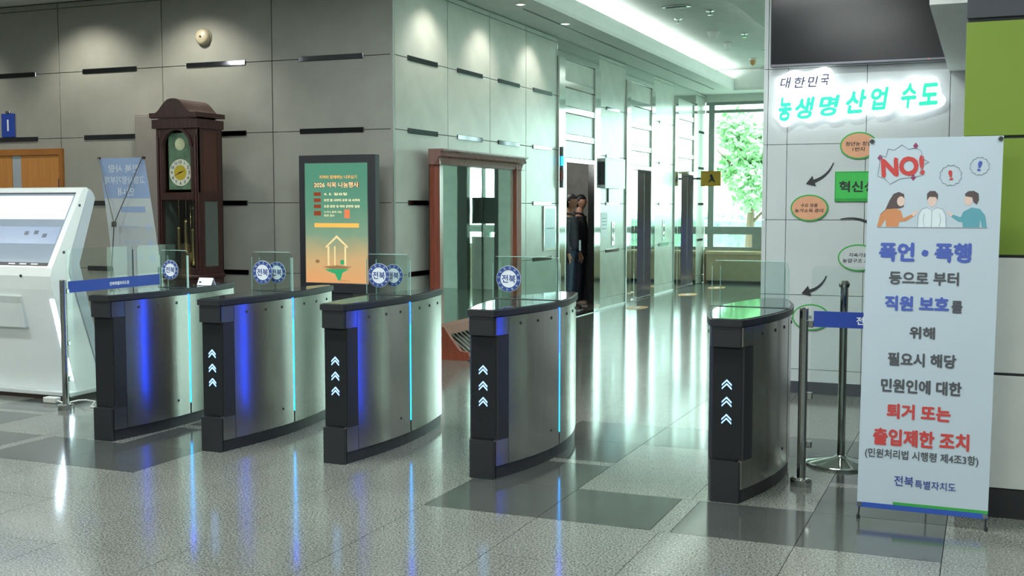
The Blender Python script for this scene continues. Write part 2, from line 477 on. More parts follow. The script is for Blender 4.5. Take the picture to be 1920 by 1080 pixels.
for bi, (y0, y1, d0, d1) in enumerate(BAYS):
    w = struct(thing('wall_left.%03d' % (4 + bi), 'x', 'wall')); del w['label']; del w['category']
    bx('lintel', WALLBACK, w, CORNER_X - 0.3, CORNER_X - 0.03, y0, y1, DOOR_H + 0.06, CZ)
    TH = 0.08 if bi == 0 else 0.30
    # polished surround
    panel(w, STEEL, CORNER_X - TH, CORNER_X + 0.03, y0, d0 - 0.035, 0, 3.62, 'steel_surround', 0.004)
    panel(w, STEEL, CORNER_X - TH, CORNER_X + 0.03, d1 + 0.035, y1, 0, 3.62, 'steel_surround', 0.004)
    panel(w, STEEL, CORNER_X - 0.03, CORNER_X + 0.0, y0, y1, 3.62, CZ - 0.005, 'steel_header', 0.003)
    for z0, z1 in ((DOOR_H + 0.07, 2.50), (2.60, 2.88), (2.98, 3.23), (3.33, 3.61)):
        panel(w, STONE_C, CORNER_X - 0.03, CORNER_X + 0.002, d0 - 0.03, d1 + 0.03, z0, z1)
    for z in (2.55, 2.93, 3.28):
        panel(w, STEEL, CORNER_X - 0.03, CORNER_X + 0.016, d0 - 0.03, d1 + 0.03, z - 0.045, z + 0.045, 'metal_band', 0.004)
    # door set
    d = struct(thing('door_%d' % (bi + 1), 'x', 'door')); del d['label']; del d['category']
    fr = MB().box(CORNER_X - TH + 0.02, CORNER_X + 0.034, d0 - 0.032, d0, 0, DOOR_H).box(CORNER_X - TH + 0.02, CORNER_X + 0.034, d1, d1 + 0.032, 0, DOOR_H).box(CORNER_X - TH + 0.02, CORNER_X + 0.034, d0 - 0.032, d1 + 0.032, DOOR_H, DOOR_H + 0.06)
    fr.build('door_frame', CHROME, d)
    bx('threshold', CHROME, d, CORNER_X - 0.09, CORNER_X + 0.03, d0, d1, 0.003, 0.008)
    mid = (d0 + d1) / 2
    if bi > 0:
        for a, b in ((d0 + 0.002, mid - 0.002), (mid + 0.002, d1 - 0.002)):
            panel(d, MIRR, CORNER_X - 0.13, CORNER_X - 0.09, a, b, 0.012, DOOR_H - 0.004, 'door_leaf', 0.002)
    else:
        for a, b in ((d0 - 0.25, d0 - 0.036),):
            panel(d, MIRR, CORNER_X - 0.13, CORNER_X - 0.10, a, b, 0.012, DOOR_H - 0.004, 'door_leaf', 0.002)
# the open lift car of the first bay
CARW = mat('car_wall_steel', '#5d6060', 0.25, 0.8, var=0.05)
car = struct(thing('wall_car', 'x', 'wall')); del car['label']; del car['category']
bx('car_back_panel', mat('car_dark', '#232526', 0.35), car, -7.5, -7.45, 14.7, 17.9, 0, 2.5)
bx('car_side_panel', CARW, car, -7.45, CORNER_X - 0.14, 17.85, 17.9, 0, 2.5)
bx('car_side_panel', CARW, car, -7.45, CORNER_X - 0.10, 14.7, 14.75, 0, 2.5)
bx('car_floor', mat('car_floor', '#55534c', 0.4), car, -7.45, CORNER_X - 0.10, 14.75, 17.85, -0.018, 0.002)
bx('car_ceiling', mat('car_ceiling', '#8a8a86', 0.5), car, -7.45, CORNER_X - 0.10, 14.75, 17.85, 2.45, 2.5)
MB().tube([(-7.3, 17.78, 0.95), (-5.95, 17.78, 0.95)], 0.018).build('car_handrail', CHROME, car)
bx('car_pad', mat('car_pad', '#7d8078', 0.6, var=0.15), car, -6.75, -6.0, 17.82, 17.85, 1.25, 2.3, 0.01)
light('POINT', 'lift_car_fill', (-6.3, 16.3, 2.35), 38, (1, 0.97, 0.92), shadow_soft_size=0.15)  # unseen point light added to brighten the car and its figures

# end wall + window 1
ew = struct(thing('wall_far', 'x', 'wall')); del ew['label']; del ew['category']
FRM = mat('window_frame_grey', '#8f9894', 0.4, 0.3)
bx('wall_header', CEIL, ew, CORNER_X - 0.03, 3.2, END_Y, END_Y + 0.2, 3.72, CZ + 0.6)
bx('wall_apron', TAN, ew, CORNER_X, 3.2, END_Y, END_Y + 0.2, 0, 0.68)
def window_row(name, horizontal, a0, a1, splits, z_levels, pos, thick=0.1, low_splits=None):
    """window of mullions and panes; horizontal='x' runs along X at y=pos, 'y' runs along Y at x=pos"""
    w = struct(thing(name, 'x', 'window')); del w['label']; del w['category']
    def B(nm, m, u0, u1, z0, z1, t0, t1):
        if horizontal == 'x': return bx(nm, m, w, u0, u1, pos + t0, pos + t1, z0, z1)
        return bx(nm, m, w, pos + t0, pos + t1, u0, u1, z0, z1)
    for z in z_levels: B('transom', FRM, a0, a1, z[0], z[1], 0, thick)
    for k, u in enumerate(splits): B('mullion', FRM, u - 0.06, u + 0.06, z_levels[0][1], z_levels[-1][0], 0.002, thick - 0.002)
    for zz in range(len(z_levels) - 1):
        for u0, u1 in zip(splits[:-1], splits[1:]):
            B('pane', PANE, u0 + 0.06, u1 - 0.06, z_levels[zz][1], z_levels[zz + 1][0], thick / 2 - 0.004, thick / 2 + 0.004)
    return w
w1 = window_row('window_1', 'x', CORNER_X, 3.2, [-5.33, -3.2, -1.1, 1.0, 3.1], [(0.68, 0.74), (1.0, 1.16), (3.5, 3.56), (3.66, 3.72)], END_Y + 0.05)
for u in (-4.36, -2.2, -0.1, 2.0):
    bx('mullion', FRM, w1, u - 0.1, u + 0.1, END_Y + 0.045, END_Y + 0.152, 0.74, 1.0)
# bench-like casing below the window
wb_ = thing('window_bench', 'tan wooden casing box running along the floor under the far window', 'bench')
bx('bench_front', TAN, wb_, CORNER_X + 0.12, -1.9, END_Y - 0.28, END_Y - 0.26, 0.06, 0.60)
bx('bench_top', mat('bench_top', '#c9b796', 0.4), wb_, CORNER_X + 0.1, -1.9, END_Y - 0.32, END_Y - 0.002, 0.60, 0.66, 0.004)
bx('bench_plinth', DARKG, wb_, CORNER_X + 0.14, -1.9, END_Y - 0.26, END_Y - 0.002, 0.001, 0.06)
bx('bench_side', TAN, wb_, CORNER_X + 0.12, CORNER_X + 0.14, END_Y - 0.26, END_Y - 0.002, 0.06, 0.60)

# right-hand window wall of the hall behind the pillar (seen in the mirror and lift doors)
w2 = window_row('window_2', 'y', 10.6, END_Y, [10.7, 12.8, 14.9, 17.0, 19.1, 21.2, 23.3], [(0.02, 0.12), (0.9, 0.98), (2.7, 2.76), (3.66, 3.72)], 3.2)
ws = struct(bx('wall_right', CEIL, None, 3.2, 3.4, 10.5, END_Y + 0.2, 3.72, CZ + 0.6))
for k, y in enumerate((12.8, 17.0, 21.2)):
    struct(bx('trim_column' if k == 0 else 'trim_column.%03d' % k, mat('dark_column', '#4a504e', 0.4), None, 2.2, 2.65, y - 0.22, y + 0.22, 0, CZ))
for nm, a in (('wall_south', (-14.6, 5.2, -8.2, -8.0)), ('wall_west', (-14.8, -14.6, -8.2, 10.4)), ('wall_east', (5.0, 5.2, -8.2, 10.7))):
    struct(bx(nm, mat('lobby_wall', '#8d8e88', 0.6), None, a[0], a[1], a[2], a[3], 0, CZ))
struct(bx('wall_hall', mat('hall_wall', '#a9ada9', 0.6), None, 1.2, 5.0, 10.5, 10.7, 0, CZ))

# parts of the hall behind the pillar that the standing mirror shows
DCOL = mat('dark_column', '#4a504e', 0.4)
HPALE = mat('hall_wall_pale', '#dbe4dc', 0.45)
hp = struct(bx('wall_hall_partition', HPALE, None, -1.12, 3.1, 20.0, 20.15, 0, CZ))
struct(bx('wall_hall_pier', HPALE, None, -2.40, -1.98, 20.0, 20.15, 0, CZ))
for k, (a, b, y) in enumerate(((-1.18, -1.12, 20.0), (-1.42, -1.26, 19.8), (-1.98, -1.89, 20.0), (-1.66, -1.63, 20.0))):
    struct(bx('trim_post' if k == 0 else 'trim_post.%03d' % k, DCOL, None, a, b, y, y + 0.15, 0, CZ))
struct(bx('trim_rail', DCOL, None, -1.89, -1.42, 20.02, 20.08, 1.25, 1.75))
struct(bx('trim_rail.001', HPALE, None, -1.89, -1.42, 20.02, 20.08, 0.0, 1.0))
# pillar wall carrying the signs
PY = 9.9
pil = struct(bx('wall_pillar', WALLBACK, None, -1.77, 1.2, PY + 0.03, 10.7, 0, CZ))
PX = [-1.79, -1.75, -1.585, -0.945, -0.305, 0.335, 0.975]
PZ = [0.10, 0.207, 0.842, 1.477, 2.112, 2.747, 3.38, CZ - 0.01]
for k, (a, b) in enumerate(zip(PX[:-1], PX[1:])):
    for z0, z1 in zip(PZ[:-1], PZ[1:]):
        panel(pil, STONE_P, a + 0.002, b - 0.002, PY, PY + 0.03, z0 + 0.002, z1 - 0.002, 'wall_panel', 0.0015)
for z0, z1 in zip(PZ[:-1], PZ[1:]):
    panel(pil, STONE_P, -1.79, -1.77, PY + 0.032, 10.7, z0 + 0.002, z1 - 0.002, 'wall_panel', 0.0015)
struct(bx('baseboard_pillar', DARKG, None, -1.785, 1.0, PY - 0.004, PY + 0.03, 0, 0.10))

# green and white counter wall on the right
GY = 6.3
gw = struct(bx('wall_green', DARKG, None, -0.12, 2.6, GY + 0.02, GY + 0.3, 0, CZ))
for z0, z1, m_ in ((0.155, 0.735, OFFW), (0.75, 1.335, OFFW), (1.35, 1.935, GREEN), (1.95, 2.52, GREEN), (2.54, 3.15, DARKG), (3.16, CZ - 0.01, DARKG)):
    for a, b in ((-0.125, 1.1), (1.11, 2.6)):
        panel(gw, m_, a, b, GY, GY + 0.02, z0, z1, 'wall_panel', 0.002)
struct(bx('baseboard_green', mat('plinth_black', '#26282a', 0.4), None, -0.10, 2.6, GY + 0.004, GY + 0.02, 0, 0.15))
struct(bx('ceiling_beam', CEILW, None, -0.32, 1.0, GY + 0.31, PY - 0.005, 2.67, CZ))

# ------------------------------------------------------------------ CEILING
SOFX0, SOFX1 = -4.72, -2.72
ce = struct(thing('ceiling', 'x', 'ceiling')); del ce['label']; del ce['category']
bx('ceiling_board', CEIL, ce, -14.8, 5.2, -8.2, 8.5, CZ, CZ + 0.05)
bx('ceiling_board', CEIL, ce, -14.8, SOFX0, 8.5, WALL_Y + 0.3, CZ, CZ + 0.05)
bx('soffit_board', CEIL, ce, CORNER_X - 0.3, SOFX0, WALL_Y + 0.3, END_Y, CZ, CZ + 0.05)
bx('soffit_board', CEIL, ce, SOFX1, 5.2, 8.5, END_Y + 0.2, CZ, CZ + 0.05)
bx('soffit_board', CEIL, ce, SOFX0, SOFX1, 22.9, END_Y + 0.2, CZ, CZ + 0.05)
# cove: lip, ledge and raised ceiling
UP = 4.28
bx('cove_lip', CEILW, ce, SOFX0 - 0.03, SOFX0, 8.5, 22.9, CZ + 0.05, 4.10)
bx('cove_lip', CEILW, ce, SOFX1, SOFX1 + 0.03, 8.5, 22.9, CZ + 0.05, 4.10)
bx('cove_back', CEILW, ce, SOFX0 - 0.33, SOFX0 - 0.30, 8.5, 22.9, CZ + 0.05, UP)
bx('cove_back', CEILW, ce, SOFX1 + 0.30, SOFX1 + 0.33, 8.5, 22.9, CZ + 0.05, UP)
bx('cove_end', CEILW, ce, SOFX0 - 0.33, SOFX1 + 0.33, 8.45, 8.5, CZ + 0.05, UP)
bx('cove_end', CEILW, ce, SOFX0 - 0.33, SOFX1 + 0.33, 22.9, 22.95, CZ + 0.05, UP)
bx('raised_ceiling', mat('raised_ceiling', '#b3b8b4', 0.7), ce, SOFX0 - 0.33, SOFX1 + 0.33, 8.45, 22.95, UP, UP + 0.05)
COVE = mat('cove_tube', '#ffffff', 0.5, var=0, emit=30, ecol='#f6fff8')
for k, x in enumerate((SOFX0 - 0.12, SOFX1 + 0.12)):
    for j in range(6):
        o = thing('cove_lamp', 'long white tube lamp in the %s corridor ceiling cove, %s from the lobby end' % (('left', 'right')[k], ['first', 'second', 'third', 'fourth', 'fifth', 'sixth'][j]), 'lamp', (x, 8.7 + j * 2.35, CZ + 0.05), 0, 'tube lamps hidden in the ceiling cove')
        MB().tube([(0, 0.05, 0.145), (0, 2.25, 0.145)], 0.02, 8).build('tube', COVE, o)
        bx('batten', CEILW, o, -0.03, 0.03, 0.02, 2.28, 0.0, 0.12)
# linear slot in the soffit
bx('slot_diffuser', DARKG, ce, -5.05, -5.02, 12.5, 22.5, CZ - 0.003, CZ + 0.001)
# housings of the added lobby lamps, wall washers
LAMPP = mat('lamp_panel', '#ffffff', 0.5, var=0, emit=3.0, ecol='#fff8ee')
ORD = ['first', 'second', 'third', 'fourth', 'fifth', 'sixth']
for x, y in LOBBY_FILL:
    o = thing('added_ceiling_lamp', 'added unseen lobby ceiling lamp, %s from the left in the %s row' % (ORD[round((x + 10.5) / 3)], {-3.0: 'rear', 1.0: 'middle', 5.0: 'third', 7.6: 'foremost'}[y]), 'lamp', (x, y, CZ), 0, 'added lamps in the lobby ceiling, out of view')
    MB().box(-0.62, 0.62, -0.20, -0.15, -0.02, -0.001).box(-0.62, 0.62, 0.15, 0.20, -0.02, -0.001).box(-0.62, -0.57, -0.15, 0.15, -0.02, -0.001).box(0.57, 0.62, -0.15, 0.15, -0.02, -0.001).build('lamp_frame', CEILW, o)
    bx('diffuser', LAMPP, o, -0.57, 0.57, -0.15, 0.15, -0.012, -0.001)
for k, (x, y) in enumerate(WASHERS + WASHERS2):
    o = thing('downlight', 'small round ceiling downlight ' + ['at the far left of the stone wall', 'left of the clock', 'above the clock and bell', 'above the near end of the big mirror', 'above the middle of the big mirror', 'between the mirror and first elevator'][k], 'lamp', (x, y, CZ), 0, 'round downlights along the stone walls')
    mbr = MB(); n = 20; v = []; f = []
    for k in range(n):
        c, s_ = math.cos(2 * PI * k / n), math.sin(2 * PI * k / n)
        v += [(0.06 * c, 0.06 * s_, -0.001), (0.06 * c, 0.06 * s_, -0.008), (0.045 * c, 0.045 * s_, -0.008), (0.045 * c, 0.045 * s_, -0.001)]
    for k in range(n):
        a, b = 4 * k, 4 * ((k + 1) % n)
        f += [[a, b, b + 1, a + 1], [a + 1, b + 1, b + 2, a + 2], [a + 2, b + 2, b + 3, a + 3]]
    mbr.add(v, f).build('lamp_ring', CHROME, o)
    MB().lathe([(0.042, -0.001), (0.042, -0.004)], n=16).build('lens', LAMPP, o)

# ceiling fittings in the raised corridor ceiling
o = thing('ceiling_vent', 'rounded metal air vent at the top of the raised corridor ceiling', 'vent', (-3.95, 15.3, UP))
MB().prism(ell(0, 0, 0.20, 0.09), -0.025, -0.001, 'z').build('vent_rim', CHROME, o)
MB().prism(ell(0, 0, 0.15, 0.055), -0.03, -0.024, 'z').build('vent_opening', DARKG, o)
bx('vent_blade', CHROME, o, -0.13, 0.13, -0.006, 0.006, -0.036, -0.030)
def dome(x, y, lab, r, m1, cat, nm):
    o = thing(nm, lab, cat, (x, y, UP))
    MB().lathe([(r * 1.2, -0.001), (r * 1.2, -0.02), (r, -0.025)], n=20).build('base', CEILW, o)
    MB().lathe([(r, -0.025), (r * 0.97, -0.06), (r * 0.75, -0.10), (r * 0.3, -0.125), (0.004, -0.13)], n=20).build('dome', m1, o)
dome(-4.0, 17.8, 'white dome camera on the raised corridor ceiling, nearest dome to the elevators', 0.085, CEILW, 'camera', 'dome_camera')
dome(-4.05, 19.1, 'white smoke detector just beyond the dome camera on the corridor ceiling', 0.06, CEILW, 'detector', 'smoke_detector')
dome(-4.05, 21.3, 'brownish detector farthest down the corridor ceiling near the window', 0.06, mat('amber_dome', '#b48a58', 0.4), 'detector', 'heat_detector')
for k, (x, y, lab) in enumerate([(-3.62, 15.9, 'round chrome sprinkler head nearest the right cove of the corridor ceiling'), (-4.2, 16.4, 'round chrome sprinkler head beside the left cove of the corridor ceiling'),
                                 (-3.6, 18.2, 'round chrome sprinkler head halfway down the raised ceiling'), (-3.65, 20.3, 'round chrome sprinkler head farthest down the raised ceiling')]):
    o = thing('sprinkler', lab, 'sprinkler', (x, y, UP))
    MB().lathe([(0.06, -0.001), (0.055, -0.012), (0.02, -0.016)], n=16).build('rosette', CHROME, o)
    MB().lathe([(0.012, -0.016), (0.012, -0.05), (0.035, -0.055), (0.035, -0.06)], n=16).build('sprinkler_head', CHROME, o)

# ------------------------------------------------------------------ SPEED GATES
GP = [0.078, 0.085, 0.04, 1.45]      # front half width, bulge, taper, length
def half(s): return GP[0] + GP[1] * math.sin(PI * max(0, min(1, s))) ** 0.9 - GP[2] * s
def outline(y0, y1, off=0.0, n=14):
    """lens-shaped cabinet outline between two depths"""
    ys = [y0 + (y1 - y0) * k / n for k in range(n + 1)]
    return [(half(y / GP[3]) + off, y) for y in ys] + [(-half(y / GP[3]) - off, y) for y in ys[::-1]]
def strip(y0, y1, side, off, t, n=10):
    ys = [y0 + (y1 - y0) * k / n for k in range(n + 1)]
    return [(side * (half(y / GP[3]) + off), y) for y in ys] + [(side * (half(y / GP[3]) + off - t), y) for y in ys[::-1]]
SLOT = 0.76
WHR = mat('emblem_blue', '#2a4a8c', 0.5, var=0)
WHW = mat('emblem_white', '#dfe8ee', 0.5, var=0)
LIDT = mat('lid_glass_black', '#2b3236', 0.06, var=0.0, spec=0.8)
def gate(x, label, wings, emblem=None, cyan=True, arrows=True, wide=False, lit=True):
    GP[:] = [0.078, 0.140, 0.02, 1.50] if wide else [0.078, 0.085, 0.04, 1.45]
    GL = GP[3]
    g = thing('speed_gate', label, 'turnstile', (x, 6.06, 0), 0, 'row of speed gates')
    # plinth and core
    MB().prism(outline(0.03, GL - 0.02, -0.008), 0.0, 0.07, 'z').build('plinth', BLACK, g)
    MB().prism(outline(0.05, GL - 0.01, -0.020), 0.07, 0.955, 'z').build('core', BLACK, g)
    for side in (1, -1):
        wrap = 0.128 if side > 0 else 0.110
        MB().prism(strip(wrap + 0.004, SLOT - 0.008, side, 0, 0.018), 0.075, 0.95, 'z', True).build('side_panel', BRUSH, g)
        MB().prism(strip(SLOT + 0.008, GL - 0.01, side, 0, 0.018), 0.075, 0.95, 'z', True).build('side_panel', BRUSH, g)
        if side > 0:
            for z0, z1 in ((0.075, 0.228), (0.845, 0.95)):
                MB().prism(strip(0.022, wrap, side, 0, 0.018, 4), z0, z1, 'z', True).build('corner_panel', BRUSH, g)
        # light strip in the slot of the wing
        hx = half(SLOT / GL)
        if side > 0:
            zt = 0.80 if cyan else 0.66
            MB().box(hx - 0.008, hx + 0.001, SLOT - 0.006, SLOT + 0.006, 0.155, zt).build('light_strip', LEDC if lit else BLACK, g)['label'] = 'cyan part of the lit strip' if lit else 'unlit strip'
            MB().box(hx - 0.008, hx + 0.001, SLOT - 0.006, SLOT + 0.006, zt, 0.955).build('light_strip', LEDB if lit else BLACK, g)['label'] = 'blue part of the lit strip' if lit else 'unlit strip'
        else:
            MB().box(-hx - 0.004, -hx + 0.012, SLOT - 0.008, SLOT + 0.008, 0.155, 0.955).build('light_strip', LEDB, g)['label'] = 'blue lit strip'
        for y in (0.25, 0.44, 0.62, 0.92, 1.12, 1.32):
            hx = half(y / GL)
            MB().lathe([(0.010, 0), (0.010, 0.004), (0.006, 0.006)], n=10, axis='x').build('screw_cap', BLACK, g, (side * (hx - 0.001), y, 0.90), (0, 0, 0 if side > 0 else PI))
    MB().lathe([(0.009, 0), (0.009, 0.004), (0.005, 0.006)], n=10, axis='x').build('screw_cap', BLACK, g, (half(0.62 / GL) - 0.001, 0.62, 0.19))
    # black front cover: two blocks with a recessed panel between them, wrapping round the left side
    lb = [(-half(y / GL), y) for y in (0.110, 0.075, 0.04, 0.015)]
    blk = [(-0.074, 0.0), (0.074, 0.0), (0.078, 0.004), (0.078, 0.020), (0.05, 0.020), (0.05, 0.110)] + lb
    MB().prism(blk, 0.845, 0.955, 'z').build('front_block', BLACK2, g)
    MB().prism(blk, 0.0, 0.225, 'z').build('front_block', BLACK2, g)
    rb = [(half(y / GL) + 0.002, y) for y in (0.035, 0.070, 0.100, 0.128)]
    MB().prism([(-0.079, 0.035)] + rb + [(0.06, 0.128), (-0.06, 0.110)] + [(-half(y / GL) - 0.001, y) for y in (0.110, 0.07)], 0.228, 0.842, 'z').build('front_cover', BLACK, g)
    bx('display_window', mat('display_black', '#1d2023', 0.22), g, -0.076, 0.080, 0.030, 0.0345, 0.235, 0.835, 0.001)
    if arrows:
        for k in range(3):
            zc = 0.655 - k * 0.094
            mb = MB()
            for dz in (0.0, -0.020):
                mb.prism([(-0.026, zc - 0.014 + dz), (0, zc + 0.012 + dz), (0.026, zc - 0.014 + dz), (0.026, zc - 0.023 + dz), (0, zc + 0.003 + dz), (-0.026, zc - 0.023 + dz)], 0.026, 0.0305, 'y')
            mb.build('arrow_light', ARR, g)
    # lid
    MB().prism([(half(0) + 0.006, -0.008)] + outline(0.02, GL + 0.005, 0.012, 20) + [(-half(0) - 0.006, -0.008)], 0.956, 0.992, 'z').build('lid', BLACK2, g)
    MB().prism(outline(0.008, GL - 0.015, -0.006, 20), 0.992, 0.9965, 'z').build('lid_glass', LIDT, g)
    bx('wing_slot', BLACK, g, wings[0][0] - 0.01, half(SLOT / GP[3]) + 0.006, SLOT - 0.028, SLOT + 0.028, 0.9966, 0.9985)
    # glass wings, rounded upper corner
    for k, (wx0, wx1) in enumerate(wings):
        y = SLOT + (-0.014 if k == 0 else 0.012)
        r = 0.02
        pts = [(wx0, 0.999), (wx1, 0.999), (wx1, 1.27 - r), (wx1 - 0.006, 1.27 - 0.006), (wx1 - r, 1.27), (wx0 + r, 1.27), (wx0 + 0.006, 1.27 - 0.006), (wx0, 1.27 - r)]
        w = MB().prism(pts, y - 0.005, y + 0.005, 'y').build('glass_wing', WINGG, g)
        # green polished rim of the wing
        rim = MB().prism([(wx1, 0.999), (wx1 + 0.0025, 0.999), (wx1 + 0.0025, 1.235), (wx1, 1.235)], y - 0.005, y + 0.005, 'y')
        rim.prism([(wx0 - 0.0025, 0.999), (wx0, 0.999), (wx0, 1.235), (wx0 - 0.0025, 1.235)], y - 0.005, y + 0.005, 'y')
        rim.prism([(wx0 + r, 1.27), (wx1 - r, 1.27), (wx1 - r, 1.2725), (wx0 + r, 1.2725)], y - 0.005, y + 0.005, 'y')
        rim.build('wing_edge', mat('glass_edge', '#9fc4bb', 0.2), w)
        if emblem and k < len(emblem):
            ex, er = emblem[k]; ez = 1.128
            e = MB().prism(ell(ex, ez, er, er, 40), y - 0.0065, y - 0.0052, 'y').build('emblem', WHW, w)
            mb = MB(); ring(mb, ex, ez, er * 0.97, er * 0.97, er * 0.30, y - 0.0085, y - 0.0066)
            # one mesh: blue ring, its tiny lettering and the two syllables in the middle
            mb.build('emblem_ring', WHR, w)
            text('전북', WHR, w, (ex, y - 0.0066, ez), w=er * 1.12, h=er * 0.62, bold=0.02)
            for j in range(12):
                a = 2 * PI * j / 12 + 0.13
                text('전라북도특별자치도전북도'[j], WHW, w, (ex + er * 0.82 * math.cos(PI / 2 - a), y - 0.0086, ez + er * 0.82 * math.sin(PI / 2 - a)), h=er * 0.17, rot=(PI / 2, a, 0), bold=0.0, thick=0.0004)
    return g
gate(-5.525, 'speed gate at the left end beside the post and blue belt sign, its front dark', [(-0.10, 0.150), (-0.05, 0.12)], [(-0.005, 0.072)], arrows=False)
gate(-4.63, 'speed gate second from the left with emblem glass in front of the clock side', [(-0.185, 0.150), (-0.14, 0.12)], [(-0.095, 0.082), (0.005, 0.075)])
gate(-3.706, 'speed gate in the middle of the row, in front of the lit poster display', [(-0.180, 0.150), (-0.12, 0.12)], [(-0.084, 0.082), (0.012, 0.075)])
gate(-2.705, 'speed gate bordering the wide lane on its left with large emblem glass', [(-0.245, 0.215), (-0.20, 0.18)], [(-0.135, 0.085)], cyan=False, wide=True)
gate(-1.272, 'speed gate at the right end beside the steel post and warning banner', [(-0.245, 0.205), (-0.20, 0.18)], wide=True, lit=False)

# ------------------------------------------------------------------ GLASS BARRIERS
def barrier(name, label, loc, rz, L, band, lettering_):
    b = thing(name, label, 'barrier', loc, rz)
    MB().tube([(0, 0, 0.02), (0, 0, 1.01)], 0.025, 20).build('post', STEEL, b)
    MB().lathe([(0.062, 0.0), (0.062, 0.035), (0.055, 0.042), (0.028, 0.045)], n=28).build('post_base', STEEL, b)
    MB().lathe([(0.026, 1.011), (0.026, 1.018), (0.01, 1.022)], n=20).build('post_cap', STEEL, b)
    for z in (0.24, 0.93, 0.52):
        MB().box(0.026, 0.055, -0.014, 0.014, z - 0.02, z + 0.02, 0.004).build('glass_clamp', CHROME, b)
    r = 0.03
    MB().prism([(0.04, 0.08), (L, 0.08), (L, 1.26 - r), (L - r * 0.3, 1.26 - r * 0.3), (L - r, 1.26), (0.04 + r, 1.26), (0.04 + r * 0.3, 1.26 - r * 0.3), (0.04, 1.26 - r)], -0.005, 0.005, 'y').build('glass_pane', GLASS, b)
    bx('edge', mat('glass_edge_dark', '#4c6f68', 0.3), b, L, L + 0.003, -0.005, 0.005, 0.08, 1.23)
    s = bx('belt_sign', NAVY, b, band[0], band[1], -0.010, -0.0055, 0.915, 1.005)
    for (u, t, h) in lettering_:
        text(t, PRW, b, (u, -0.0102, 0.958), h=h, bold=0.02)
    return b
barrier('glass_barrier', 'clear glass barrier with navy belt sign running back from a steel post near the kiosk', (-6.65, 6.9, 0), PI / 2, 0.80, (0.05, 1.14), [(0.62, '전북특별자치도청', 0.030)])
b2 = thing('glass_fence', 'clear glass screen standing behind the leftmost gate, ending in a short steel post', 'barrier', (-6.65, 7.75, 0), PI / 2)
MB().prism([(0.0, 0.08), (0.7, 0.08), (0.7, 1.24), (0.68, 1.26), (0.02, 1.26), (0.0, 1.24)], -0.005, 0.005, 'y').build('glass_pane', GLASS, b2)
MB().tube([(0.33, 0.03, 0.0), (0.33, 0.03, 1.06)], 0.022, 16).build('post', STEEL, b2)
MB().lathe([(0.055, 0.0), (0.055, 0.03), (0.03, 0.04)], (0.33, 0.03, 0), n=20).build('post_base', STEEL, b2)
barrier('glass_barrier', 'clear glass barrier with navy belt sign and steel post beside the warning banner', (-0.948, 6.62, 0), 0.0, 0.80, (0.055, 0.78), [(0.33, '전북', 0.045)])
st = thing('stanchion', 'steel stanchion with wide round base behind the right glass barrier', 'stanchion', (-0.80, 7.25, 0))
MB().lathe([(0.215, 0.0), (0.215, 0.012), (0.205, 0.02), (0.05, 0.045), (0.03, 0.06)], n=40).build('stanchion_base', STEEL, st)
MB().tube([(0, 0, 0.05), (0, 0, 1.10)], 0.024, 20).build('pole', STEEL, st)
MB().lathe([(0.03, 1.10), (0.034, 1.12), (0.02, 1.14)], n=20).build('pole_cap', STEEL, st)

# ------------------------------------------------------------------ WARNING BANNER
bn = thing('banner_stand', 'tall white warning banner reading NO! in red, standing at right before the green wall', 'banner', (-0.27, 6.02, 0), math.radians(-1.0))
BW, BH, BZ = 0.62, 1.875, 0.06
SL = 0.03           # the sheet leans back and a little sideways
def bp(u, v, d=0.0):
    """artwork position: u across 0..1, v down 0..1, d forward of the cloth"""
    z = BZ + BH * (1 - v)
    return (-BW / 2 + u * BW + 0.02 * (1 - v), -d + SL * (1 - v), z)
def sheet(name, pts, m, d0, d1, par=bn):
    mb = MB(); n = len(pts)
    v = [bp(p[0], p[1], d0) for p in pts] + [bp(p[0], p[1], d1) for p in pts]
    f = [list(range(n)), list(range(n, 2 * n))[::-1]] + [[i, (i + 1) % n, n + (i + 1) % n, n + i] for i in range(n)]
    return mb.add(v, f).build(name, m, par)
cloth = sheet('banner_sheet', [(0, 0), (1, 0), (1, 1), (0, 1)], BANN, 0, 0.0015)
sheet('blue_stripe', [(0, 0.986), (1, 0.986), (1, 1), (0, 1)], mat('stripe_blue', '#2f55b0', 0.5), 0.0016, 0.0022)
sheet('green_stripe', [(0.28, 0.978), (1, 0.978), (1, 0.986), (0.28, 0.986)], mat('stripe_green', '#38a048', 0.5), 0.0016, 0.0022)
for u in (0.02, 0.98):
    for v in (0.008, 0.992):
        x, y, z = bp(u, v)
        MB().lathe([(0.012, 0), (0.012, 0.004), (0.006, 0.006)], n=14, axis='y').build('grommet', CHROME, bn, (x, y - 0.006, z))
# X-shaped stand behind the cloth
for sx_ in (-1, 1):
    xt, yt, zt = bp(0.5 + sx_ * 0.48, 0.008)
    MB().tube([(xt, yt - 0.01, zt), (xt, yt + 0.012, zt + 0.003), (0.0, 0.10, 0.95)], 0.004, 8).build('support_rod', BLACK, bn)
    xb, yb, zb = bp(0.5 + sx_ * 0.48, 0.992)
    MB().tube([(0.0, 0.10, 0.95), (xb, 0.012, 0.09), (xb + sx_ * 0.005, 0.0, 0.012)], 0.004, 8).build('support_rod', BLACK, bn)
    MB().lathe([(0.006, 0.0), (0.01, 0.004), (0.008, 0.02)], (xb + sx_ * 0.005, 0.0, 0), n=10).build('rubber_foot', BLACK, bn)
MB().tube([(0, 0.10, 0.95), (0, 0.42, 0.012)], 0.004, 8).build('support_rod', BLACK, bn)
MB().box(-0.02, 0.02, 0.08, 0.12, 0.92, 0.98, 0.004).build('hub', BLACK, bn)
